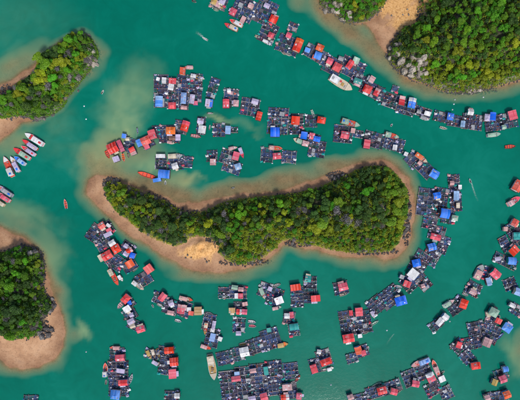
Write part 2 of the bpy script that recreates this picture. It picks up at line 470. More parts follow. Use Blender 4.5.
# ------------------------------------------------------------------ water
wxs, wys = axis(-215, 215, 1.5), axis(-175, 175, 1.5)
WX, WY = np.meshgrid(wxs, wys)
WH, _, _, _ = ground(WX, WY)
wm = bpy.data.meshes.new("water")
wnx, wny = len(wxs), len(wys)
co = np.stack([WX.ravel(), WY.ravel(), np.zeros(WX.size)], 1)
jj, ii = np.meshgrid(np.arange(wny - 1), np.arange(wnx - 1), indexing='ij')
fc = np.stack([jj * wnx + ii, jj * wnx + ii + 1, (jj + 1) * wnx + ii + 1, (jj + 1) * wnx + ii], -1).reshape(-1, 4)
wm.vertices.add(len(co)); wm.vertices.foreach_set("co", co.ravel())
wm.loops.add(fc.size); wm.loops.foreach_set("vertex_index", fc.ravel().astype(np.int32))
wm.polygons.add(len(fc)); wm.polygons.foreach_set("loop_start", np.arange(0, fc.size, 4, dtype=np.int32))
wm.polygons.foreach_set("loop_total", np.full(len(fc), 4, dtype=np.int32))
wm.update(calc_edges=True)
a = wm.attributes.new("depth", 'FLOAT', 'POINT'); a.data.foreach_set("value", np.clip(-WH, 0, 9).ravel().astype(np.float32))
# silt stirred up over the sandbanks: (px, py, rx, ry, rotation, amount)
SILT = [(104,158,32,24,25,.95),(122,128,24,34,-10,.62),(134,96,20,40,0,.42),(112,182,26,12,-10,.7),(150,165,30,14,10,.55),(190,178,20,9,0,.65),(219,118,16,6,-18,.5),(236,124,22,5,-20,.25),
        (76,332,8,13,15,.6),(20,62,40,12,28,.25),(22,214,46,14,-20,.35),(50,262,14,30,8,.40),(20,20,60,40,0,.06),(14,142,24,14,25,.4),(512,357,12,24,0,.4),(60,120,24,40,0,.12)]
silt = np.zeros(WX.shape)
sw1 = fbm(WX + 200, WY + 31, 20.0, 5); sw2 = fbm(WX - 77, WY + 140, 9.0, 4)
for (px, py, rx, ry, rot, amt) in SILT:
    cx, cy, _ = P(px, py); r = math.radians(rot); c, s = math.cos(r), math.sin(r)
    dx, dy = WX - cx + sw1 * 14, WY - cy + sw2 * 9
    q = np.sqrt(((dx * c + dy * s) / (rx * S)) ** 2 + ((-dx * s + dy * c) / (ry * S)) ** 2)
    silt = 1 - (1 - silt) * (1 - amt * (1 - sstep(0.0, 1.35, q)) * np.clip(1 + sw2 * .9, 0.3, 1.4).clip(0, 1 / max(amt, .01)))
a = wm.attributes.new("silt", 'FLOAT', 'POINT'); a.data.foreach_set("value", np.clip(silt, 0, 1).ravel().astype(np.float32))
M_WATER, nt, b = mat_base("murky_green_water")
L = nt.links.new
dep = N(nt, "ShaderNodeAttribute", attribute_name="depth")
geo = N(nt, "ShaderNodeNewGeometry")
big = N(nt, "ShaderNodeTexNoise"); big.inputs["Scale"].default_value = 0.012; big.inputs["Detail"].default_value = 6; big.inputs["Roughness"].default_value = 0.6
big.inputs["Distortion"].default_value = 0.6
L(geo.outputs["Position"], big.inputs["Vector"])
mid = N(nt, "ShaderNodeTexNoise"); mid.inputs["Scale"].default_value = 0.06; mid.inputs["Detail"].default_value = 7; mid.inputs["Roughness"].default_value = 0.65; mid.inputs["Distortion"].default_value = 1.5
L(geo.outputs["Position"], mid.inputs["Vector"])
bm_ = N(nt, "ShaderNodeMath", operation='MULTIPLY_ADD'); L(mid.outputs["Fac"], bm_.inputs[0]); bm_.inputs[1].default_value = 0.55
bo_ = N(nt, "ShaderNodeMath", operation='SUBTRACT'); L(big.outputs["Fac"], bo_.inputs[0]); bo_.inputs[1].default_value = 0.275; L(bo_.outputs[0], bm_.inputs[2])
tint = ramp(nt, [(0.30, (0.0, 0.130, 0.086)), (0.52, (0.0, 0.158, 0.106)), (0.72, (0.003, 0.190, 0.132))])
L(bm_.outputs[0], tint.inputs[0])
shal = N(nt, "ShaderNodeMapRange", interpolation_type='SMOOTHSTEP'); shal.inputs["From Min"].default_value = 2.7; shal.inputs["From Max"].default_value = 0.45
L(dep.outputs["Fac"], shal.inputs["Value"])
mxc = N(nt, "ShaderNodeMix", data_type='RGBA')
L(shal.outputs[0], mxc.inputs["Factor"]); L(tint.outputs[0], mxc.inputs["A"]); mxc.inputs["B"].default_value = (0.115, 0.265, 0.155, 1)
sil = N(nt, "ShaderNodeAttribute", attribute_name="silt")
mxz = N(nt, "ShaderNodeMix", data_type='RGBA')
L(sil.outputs["Fac"], mxz.inputs["Factor"]); L(mxc.outputs["Result"], mxz.inputs["A"]); mxz.inputs["B"].default_value = (0.33, 0.43, 0.205, 1)
L(mxz.outputs["Result"], b.inputs["Base Color"])
b.inputs["Roughness"].default_value = 0.12
b.inputs["Specular IOR Level"].default_value = 0.35
b.inputs["IOR"].default_value = 1.33
rip = N(nt, "ShaderNodeTexNoise"); rip.inputs["Scale"].default_value = 0.55; rip.inputs["Detail"].default_value = 6; rip.inputs["Roughness"].default_value = 0.6
L(geo.outputs["Position"], rip.inputs["Vector"])
bp = N(nt, "ShaderNodeBump"); bp.inputs["Strength"].default_value = 0.22; bp.inputs["Distance"].default_value = 0.25
L(rip.outputs["Fac"], bp.inputs["Height"]); L(bp.outputs[0], b.inputs["Normal"])
ex = N(nt, "ShaderNodeMath", operation='MULTIPLY'); ex.inputs[1].default_value = -1.15; L(dep.outputs["Fac"], ex.inputs[0])
ee = N(nt, "ShaderNodeMath", operation='EXPONENT'); L(ex.outputs[0], ee.inputs[0])
tr = N(nt, "ShaderNodeBsdfTransparent"); tr.inputs[0].default_value = (0.90, 0.95, 0.88, 1)
ms = N(nt, "ShaderNodeMixShader")
L(ee.outputs[0], ms.inputs[0]); L(b.outputs[0], ms.inputs[1]); L(tr.outputs[0], ms.inputs[2])
L(ms.outputs[0], nt.nodes["Material Output"].inputs["Surface"])
wm.materials.append(M_WATER)
water = new("water", wm)
water["kind"] = "structure"; water["label"] = "calm murky green sea water"

# ------------------------------------------------------------------ labels
ZONES = [((225,8),"in the topmost cluster"),((266,22),"on the tall top-edge raft"),((303,48),"in the row left of the big cream trawler"),((345,70),"beside the big cream trawler"),
 ((372,86),"right of the big cream trawler"),((408,104),"in the row below the rocky headland"),((460,118),"in the row below the wooded headland"),((502,122),"in the row at the upper right edge"),
 ((163,92),"in the left half of the square upper-left cluster"),((190,88),"in the right half of the square upper-left cluster"),((240,103),"in the row right of the square cluster"),
 ((285,123),"in the cluster north of the island's middle"),((310,138),"just north of the island's sandbar"),((276,154),"on the small raft nearest the island's north shore"),((352,130),"in the group north of the island's right half"),
 ((390,142),"in the short row north of the island's end"),((424,165),"off the island's upper right corner"),((118,148),"over the pale sandbank"),((145,140),"at the right of the pale sandbank"),
 ((182,130),"in the row with the orange roof"),((218,128),"in the pale raft group right of the orange roof"),((168,166),"beside the red longboat"),((228,158),"in the pair of rafts north of the sandy notch"),
 ((455,193),"on the tall raft with the light blue roof"),((436,206),"right of the island's end"),((435,240),"in the chain right of the island"),((418,270),"around the large white roof"),
 ((388,302),"on the raft south of the island's end"),((355,322),"on the round raft in the lower middle"),((360,353),"on the small raft below the round raft"),((272,295),"in the group south of the island's bay"),
 ((303,290),"in the pair with red roofs south of the bay"),((291,322),"around the teal roof"),((342,289),"on the lone raft south of the island"),((235,292),"in the group south of the sandy notch"),((240,318),"in the ochre-roof group"),
 ((211,330),"on the raft above the big wooden boat"),((236,355),"on the raft right of the big wooden boat"),((266,341),"on the dark raft with the ochre boat"),((245,385),"on the left of the huge bottom raft"),((285,385),"on the right of the huge bottom raft"),
 ((321,362),"in the two-red-roof group at the bottom"),((165,360),"in the three-red-roof group at the bottom"),((172,396),"at the bottom edge below three red roofs"),((116,368),"in the tall raft at the lower left"),
 ((104,232),"in the top of the left raft group"),((114,255),"around the long double red roof"),((128,256),"at the right of the left raft group"),((145,278),"on the small raft with a coral roof"),((128,305),"in the top of the curved raft row"),((135,324),"in the bottom of the curved raft row"),
 ((165,300),"on the left raft of the south-west group"),((188,308),"on the right raft of the south-west group"),((22,152),"in the moored boats at the left"),((2,196),"at the left edge below the moored boats"),
 ((515,192),"at the right edge"),((512,236),"in the right-edge chain"),((506,260),"on the slanting raft at the right edge"),((485,276),"beside the large pink-grey boat"),((472,291),"on the round raft at the right"),((515,290),"in the right-edge pair"),((514,307),"below the right-edge pair"),
 ((455,306),"in the diagonal row with white roofs"),((438,322),"at the lower end of the diagonal row"),((492,318),"around the mint roof"),((480,338),"in the wide raft at the lower right"),((462,352),"on the raft tail at the lower right"),
 ((502,377),"on the small raft at the lower right"),((498,396),"at the bottom right corner"),((426,372),"beside the long white-blue boat"),((438,392),"on the raft at the bottom right of centre"),((388,389),"in the bottom-edge row"),((358,397),"at the left end of the bottom-edge row"),((31,398),"at the bottom left edge")]
ORD = ["", "second", "third", "fourth", "fifth", "sixth", "seventh", "eighth", "ninth", "tenth"]
PENDING = []
def zone(px, py):
    return min(ZONES, key=lambda z: (z[0][0] - px) ** 2 + (z[0][1] - py) ** 2)[1]
def register(o, px, py, noun, cat, group):
    o["category"] = cat
    o["group"] = group
    PENDING.append((o, px, py, noun))
def write_labels():
    groups = {}
    for it in PENDING:
        groups.setdefault((it[3], zone(it[1], it[2])), []).append(it)
    for (noun, z), its in groups.items():
        n = len(its)
        if n == 1:
            its[0][0]["label"] = f"{noun} {z}"
            continue
        horiz = np.ptp([i[1] for i in its]) >= np.ptp([i[2] for i in its])
        its.sort(key=lambda i: i[1] if horiz else i[2])
        for k, i in enumerate(its):
            if k == 0: w = "leftmost" if horiz else "topmost"
            elif k == n - 1: w = "rightmost" if horiz else "lowest"
            else: w = f"{ORD[k]} from {'left' if horiz else 'top'}"
            i[0]["label"] = f"{noun} {z}, {w}"

# ------------------------------------------------------------------ rafts
BOXM = {}
def unit_box(mat):
    if mat.name not in BOXM:
        BOXM[mat.name] = MB().box(0, 0, 0, 1, 1, 1).mesh("plank", mat)
    return BOXM[mat.name]
NETM = {}
def unit_net(mat):
    if mat.name not in NETM:
        v = []; f = []; n = 4
        for j in range(n + 1):
            for i in range(n + 1):
                u, w = i / n - .5, j / n - .5
                v.append((u, w, -0.30 * (1 - 4 * u * u) * (1 - 4 * w * w)))
        for j in range(n):
            for i in range(n):
                k = j * (n + 1) + i
                f.append((k, k + 1, k + n + 2, k + n + 1))
        m = bpy.data.meshes.new("net"); m.from_pydata(v, [], f); m.materials.append(mat)
        NETM[mat.name] = m
    return NETM[mat.name]
DRUM_MESH = {c: MB().tube((-.45, 0, 0), (.45, 0, 0), .29, n=10).mesh("float_drum", m) for c, m in (('b', M_DRUM), ('w', M_FOAM), ('k', M_RUBBER))}

GEAR = [M_FOAM, M_DECK, PAINT['I'], M_DRUM, PAINT['F'], M_PALEWOOD, PAINT['T'], PAINT['G'], M_RUBBER, PAINT['C']]
GEAR_PICK = [0, 1, 1, 1, 2, 2, 3, 3, 3, 4, 5, 5, 6, 7, 7, 8, 8, 9]
RAFT_SPOTS = []       # (px, py, zone position) where loose things may stand
n_raft = 0
def raft(px, py, w, h, ang, theme=0):
    """dark net-pen raft: walkways, nets, floats"""
    global n_raft
    n_raft += 1
    W, H = w * S, h * S
    z = 0.40 + (n_raft * 37 % 11) * 0.011
    x, y, _ = P(px, py, 0.4)
    rz = math.radians(ang)
    root = new("net_pen_raft", None, None, (x, y, 0), rz)
    register(root, px, py, "dark net-pen raft", "raft", "net pen rafts of the floating village")
    nxp = max(1, round(W / random.uniform(2.2, 3.0))); nyp = max(1, round(H / random.uniform(2.2, 3.0)))
    dx, dy = W / nxp, H / nyp
    for j in range(nyp + 1):
        wm_ = random.choice([M_WOOD, M_WOOD, M_WOOD, M_PALEWOOD, M_DECK])
        o = new("walkway", unit_box(wm_), root, (random.uniform(-.25, .25), -H / 2 + j * dy + random.uniform(-.08, .08), z), random.uniform(-.012, .012),
                (W + random.uniform(.2, .9), random.uniform(.26, .5), .12))
    for i in range(nxp + 1):
        wm_ = random.choice([M_WOOD, M_WOOD, M_PALEWOOD, M_DECK, M_DECK, M_DECK])
        o = new("walkway", unit_box(wm_), root, (-W / 2 + i * dx + random.uniform(-.08, .08), random.uniform(-.25, .25), z - 0.045), random.uniform(-.012, .012),
                (random.uniform(.22, .42), H + random.uniform(.2, .9), .12))
    base = random.choice([0, 0, 0, 1, 2, 3])
    for j in range(nyp):
        for i in range(nxp):
            r = random.random()
            cx, cy = -W / 2 + (i + .5) * dx, -H / 2 + (j + .5) * dy
            if r < 0.10:
                new("deck_panel", unit_box(random.choice([M_DECK, M_WOOD, PAINT['G']])), root, (cx, cy, z + .015), 0, (dx * .97, dy * .97, .07))
            else:
                nm = NETS[base] if r < 0.55 else random.choice(NETS)
                new("net", unit_net(nm), root, (cx, cy, z - .10), 0, (dx * .96, dy * .96, 1))
    kinds = random.choice(['b', 'w', 'k', 'k', 'b'])
    for j in range(nyp + 1):
        for i in range(nxp + 1):
            if (i in (0, nxp) or j in (0, nyp)) and random.random() < 0.55:
                new("float_drum", DRUM_MESH[kinds], root, (-W / 2 + i * dx, -H / 2 + j * dy + random.uniform(-.5, .5), z - .36),
                    random.choice([0, math.pi / 2]))
    gv = MB(); gm = []
    for k in range(int(W * H / 2.4) + 6):
        if random.random() < .75:
            if random.random() < .5: u, v_ = random.uniform(-W / 2, W / 2), -H / 2 + random.randint(0, nyp) * dy + random.uniform(-.15, .15)
            else: u, v_ = -W / 2 + random.randint(0, nxp) * dx + random.uniform(-.15, .15), random.uniform(-H / 2, H / 2)
        else:
            u, v_ = random.uniform(-W / 2, W / 2), random.uniform(-H / 2, H / 2)
        if random.random() < .2:      # pole or plank
            gv.box(u * .8, v_ * .8, z + .10, random.uniform(1.6, 3.4), random.uniform(.08, .16), .07, random.uniform(0, 3.14))
        else:
            hh_ = random.uniform(.12, .45)
            gv.box(u, v_, z + .03 + hh_ / 2, random.uniform(.25, .75), random.uniform(.2, .55), hh_, random.uniform(0, 3.14))
        gm += [random.choice(GEAR_PICK)] * 6
    go = gv.build("gear", GEAR[0], root); go["kind"] = "stuff"
    for m_ in GEAR[1:]: go.data.materials.append(m_)
    go.data.polygons.foreach_set("material_index", gm)
    c, s = math.cos(rz), math.sin(rz)
    nclut = int(round(W * H / 16.0)) + 3
    for k in range(nclut):
        if random.random() < 0.6:
            u = random.choice([-1, 1]) * W / 2 * random.uniform(.72, .94); v = -H / 2 + random.randint(0, nyp) * dy
        else:
            u = -W / 2 + random.randint(0, nxp) * dx; v = random.uniform(-H / 2, H / 2)
        RAFT_SPOTS.append((x + u * c - v * s, y + u * s + v * c, z + .062, rz))
    return root

RAFTS = [
 (219,2,16,14,-20),(244,9,22,22,-25),(265,12,20,24,-25),(268,33,16,20,-25),(293,27,9,8,-20),(288,45,22,17,-22),(316,54,24,13,-30),(333,66,18,16,-27),(352,68,24,18,-27),(360,81,18,12,-27),(372,90,22,14,-27),
 (389,100,18,14,-20),(395,89,6,6,-20),(406,107,18,15,-18),(423,112,16,9,-18),(442,117,16,10,-15),(456,121,16,11,-10),(472,122,20,15,-8),(494,123,18,15,6),(510,120,14,15,12),
 (161,91,14,32,0),(173,93,11,30,0),(183,92,12,34,-3),(196,88,12,28,-3),(213,88,9,20,-17),(231,97,14,16,-5),(250,107,18,17,-10),
 (278,121,20,26,-4),(296,124,14,20,0),(311,121,12,12,0),(310,138,20,10,-15),(317,149,16,16,-10),(267,155,12,14,-5),(289,157,14,12,-5),(343,134,18,17,-5),(358,134,10,7,-10),(374,140,20,15,-15),(394,144,20,13,-18),
 (413,160,14,13,-48),(424,168,20,13,-45),(129,145,9,14,-20),(148,143,12,9,25),(156,132,7,12,0),(169,134,20,17,0),(181,127,12,13,-10),(201,126,8,17,-5),(219,130,12,13,0),(233,130,9,5,0),
 (161,163,11,12,0),(176,162,15,14,0),(188,162,9,11,-5),(212,156,10,11,0),(228,157,15,14,-18),(232,167,18,12,-20),
 (454,184,11,18,3),(456,202,11,18,3),(425,202,15,27,-8),(440,203,14,30,-10),(448,216,12,14,-10),(430,222,14,14,-12),(437,233,16,14,-15),(443,245,10,17,-20),(432,255,16,20,-30),(420,262,16,22,-32),(413,280,24,16,40),(424,283,12,14,40),
 (390,297,22,18,38),(376,305,16,16,38),(347,323,14,24,10),(362,322,18,22,10),(352,358,11,9,16),(362,351,12,11,18),(265,290,12,14,-20),(275,297,14,18,-20),(297,297,12,20,4),(310,290,13,26,0),(289,318,11,12,-8),(294,331,10,10,8),(341,288,14,12,12),
 (224,293,11,11,0),(238,292,17,12,0),(240,307,12,10,0),(239,325,12,14,-4),(209,322,12,16,-12),(212,338,13,18,-12),(225,358,16,13,12),(238,354,12,13,12),(255,346,16,15,18),(271,339,18,20,18),
 (229,388,16,34,7),(244,385,14,36,7),(259,382,16,36,7),(275,378,16,34,7),(291,371,14,16,7),(288,391,18,16,7),(315,366,10,14,15),(324,358,14,16,18),
 (152,354,13,9,-10),(166,353,16,12,-8),(168,366,18,18,-10),(172,396,14,10,0),(117,355,14,14,0),(118,370,20,18,0),(119,387,20,18,0),(31,398,14,5,0),
 (96,234,16,17,-35),(106,229,14,12,32),(104,243,16,12,30),(127,249,13,13,-35),(116,262,17,14,-35),(129,265,14,13,32),(144,279,15,13,32),(129,303,10,10,38),(130,314,12,12,-58),(135,325,14,10,-25),
 (160,298,13,11,-15),(171,307,14,15,-20),(184,309,13,15,-20),(515,234,13,24,28),(505,244,9,15,28),(505,261,24,10,-26),(489,274,12,13,-20),(473,289,14,13,-30),(510,284,12,11,20),(517,310,12,10,-30),
 (456,306,17,14,35),(436,325,14,9,40),(492,319,12,12,-25),(476,330,16,16,12),(490,333,18,18,-25),(472,343,18,12,12),(458,346,12,12,-50),(467,357,12,12,-48),(501,375,13,11,20),(497,396,22,9,8),
 (424,372,14,14,22),(410,378,14,16,22),(433,389,16,13,28),(446,393,12,13,28),(392,387,18,12,20),(375,392,18,12,18),(358,398,20,7,15),
]
for r in RAFTS:
    raft(*r)

# ------------------------------------------------------------------ float houses
WALLS = [PAINT['S'], PAINT['L'], PAINT['K'], PAINT['G'], M_WOOD, PAINT['T'], PAINT['W']]
n_house = 0
def house(px, py, w, h, ang, code):
    """w along ang, h across; code = roof colour (+ second colour for the end of the roof)"""
    global n_house
    n_house += 1
    small = min(w, h) < 4.5
    wall_h = 1.55 if small else 2.15
    if h > w:
        w, h, ang = h, w, ang + 90
    W, D = w * S * .98, h * S * .98
    zb = 0.56 + (n_house * 29 % 13) * 0.012
    x, y, _ = P(px, py, zb + wall_h)
    cname = PAL[code[0]][0]
    root = new("float_house", None, None, (x, y, zb), math.radians(ang))
    kind = "small" if small else "large" if w * h >= 80 else ""
    noun = f"{kind} {cname} roofed float house".strip() if len(code) == 1 else f"{cname} and {PAL[code[1]][0]} roofed float house"
    register(root, px, py, noun, "float house", "float houses of the floating village")
    ww, wd = W * .90, D * .84
    MB().box(0, 0, -.08, W * 1.04, D * 1.06, .16).build("platform", M_DECK, root)
    wl = MB()
    wmat = random.choice(WALLS)
    wl.box(0, 0, wall_h / 2, ww, wd, wall_h)
    typ = random.choice(['gable', 'gable', 'gable', 'shed', 'hip']) if not small else random.choice(['shed', 'gable', 'shed'])
    if code[0] in 'BT' and not small:
        typ = random.choice(['gable', 'hip', 'arch'])
    rise = {'gable': .20, 'shed': .10, 'hip': .22, 'arch': .18}[typ] * D
    if typ == 'gable':      # gable triangles belong to the wall
        for sx in (-1, 1):
            X = sx * ww / 2
            p = [(X, -wd / 2, wall_h), (X, wd / 2, wall_h), (X, 0, wall_h + rise * .84)]
            wl.poly(p if sx > 0 else p[::-1])
    wall = wl.build("wall", wmat, root)
    # doors and windows
    dx = random.uniform(-.3, .3) * ww
    MB().box(dx, -wd / 2 - .025, min(1.9, wall_h - .2) / 2 + .02, .85, .05, min(1.9, wall_h - .2)).build("door", random.choice([PAINT['B'], PAINT['S'], PAINT['T']]), root)
    if not small:
        for sx, sy in ((-.33, 1), (.30, 1), (dx / ww + (.35 if dx < 0 else -.35), -1)):
            fr = MB().box(sx * ww, sy * (wd / 2 + .02), 1.25, 1.0, .04, .9).build("window", PAINT['W'], root)
            MB().box(sx * ww, sy * (wd / 2 + .045), 1.25, .8, .03, .7).build("pane", M_DARK, fr)
    # roof
    oh = .25
    split = 1.0 if len(code) == 1 else .62
    zr = wall_h + .03
    def section(x0, x1, mat, name):
        mb = MB(); hw = D / 2 + oh * .6; t = .07
        if typ == 'gable':
            mb.slab([(x0, -hw, zr - .1), (x1, -hw, zr - .1), (x1, 0, zr + rise), (x0, 0, zr + rise)], t)
            mb.slab([(x0, 0, zr + rise), (x1, 0, zr + rise), (x1, hw, zr - .1), (x0, hw, zr - .1)], t)
        elif typ == 'shed':
            mb.slab([(x0, -hw, zr), (x1, -hw, zr), (x1, hw, zr + rise), (x0, hw, zr + rise)], t)
        elif typ == 'hip':
            i0 = D * .42 if x0 < -W / 2 + .3 else 0; i1 = D * .42 if x1 > W / 2 - .3 else 0
            if i0 + i1 > (x1 - x0) * .8: i0 = i0 * .7; i1 = i1 * .7
            a_, b_ = (x0 + i0, 0, zr + rise), (x1 - i1, 0, zr + rise)
            mb.slab([(x0, -hw, zr - .08), (x1, -hw, zr - .08), b_, a_], t); mb.slab([a_, b_, (x1, hw, zr - .08), (x0, hw, zr - .08)], t)
            if i0: mb.slab([(x0, hw, zr - .08), (x0, -hw, zr - .08), a_], t)
            if i1: mb.slab([(x1, -hw, zr - .08), (x1, hw, zr - .08), b_], t)
        else:
            n = 6
            pr = [(-hw + 2 * hw * i / n, zr + rise * math.sin(math.pi * i / n)) for i in range(n + 1)]
            for i in range(n):
                mb.slab([(x0, pr[i][0], pr[i][1]), (x1, pr[i][0], pr[i][1]), (x1, pr[i + 1][0], pr[i + 1][1]), (x0, pr[i + 1][0], pr[i + 1][1])], .04)
        return mb.build(name, mat, root)
    xa, xb = -W / 2 - oh * .5, W / 2 + oh * .5
    xm = xa + (xb - xa) * split
    rf = section(xa, xm - (.01 if len(code) > 1 else 0), ROOF[code[0]], "roof")
    if len(code) > 1:
        r2 = section(xm + .01, xb, ROOF[code[1]], "roof"); r2["label"] = f"{PAL[code[1]][0]} end of the roof"
    if typ in ('gable', 'hip') :
        k = D * .42 if typ == 'hip' else 0
        if xb - xa - 2 * k > .5:
            MB().box(0, 0, zr + rise + .02, xb - xa - 2 * k, .26, .07).build("ridge_cap", ROOF[code[0]], rf)
    # roof clutter: loose sheets and sandbags hold the roof down
    if not small and typ != 'arch' and random.random() < .55:
        for _ in range(random.randint(1, 3)):
            u = random.uniform(-.35, .35) * W; v = random.choice([-.28, .28]) * D
            zz = zr + (rise * (1 - abs(v) / (D / 2 + .15)) if typ in ('gable', 'hip') else rise * (v / D + .5)) + .03
            o = MB().box(0, 0, 0, random.uniform(.7, 1.5), random.uniform(.5, .9), .05).build("roof_patch", random.choice([ROOF['G'], ROOF[code[0]], ROOF['F'], ROOF['W']]), root, (u, v, zz))
            o.rotation_euler = (0, 0, 0)
            slope = math.atan2(rise, D / 2 + .15) if typ in ('gable', 'hip') else math.atan2(rise, D)
            o.rotation_euler[0] = -slope if (v > 0 and typ != 'shed') else slope
    # awning with two posts on one side
    if random.random() < .55 and not small:
        sd = random.choice([-1, 1]); aw = W * random.uniform(.4, .85); ax = random.uniform(-.5, .5) * (W - aw); dep_ = random.uniform(.9, 1.5)
        y0 = sd * (D / 2 + .12); y1 = sd * (D / 2 + .12 + dep_); z0, z1 = zr - .25, zr - .55
        q = [(ax - aw / 2, y0, z0), (ax + aw / 2, y0, z0), (ax + aw / 2, y1, z1), (ax - aw / 2, y1, z1)]
        aw_o = MB().slab(q if sd > 0 else q[::-1], .05).build("awning", random.choice([ROOF['G'], ROOF['W'], ROOF['I'], ROOF['N'], ROOF['K'], ROOF['F']]), root)
        for sx in (-1, 1):
            MB().box(ax + sx * (aw / 2 - .1), y1 - sd * .1, (z1 - .3) / 2 - .1, .09, .09, z1 + .15).build("post", M_WOOD, aw_o)
    # floats under the platform
    for sx in (-.4, 0, .4):
        for sy in (-.42, .42):
            new("float_drum", DRUM_MESH['b'], root, (sx * W, sy * D, -.42), 0)
    return root

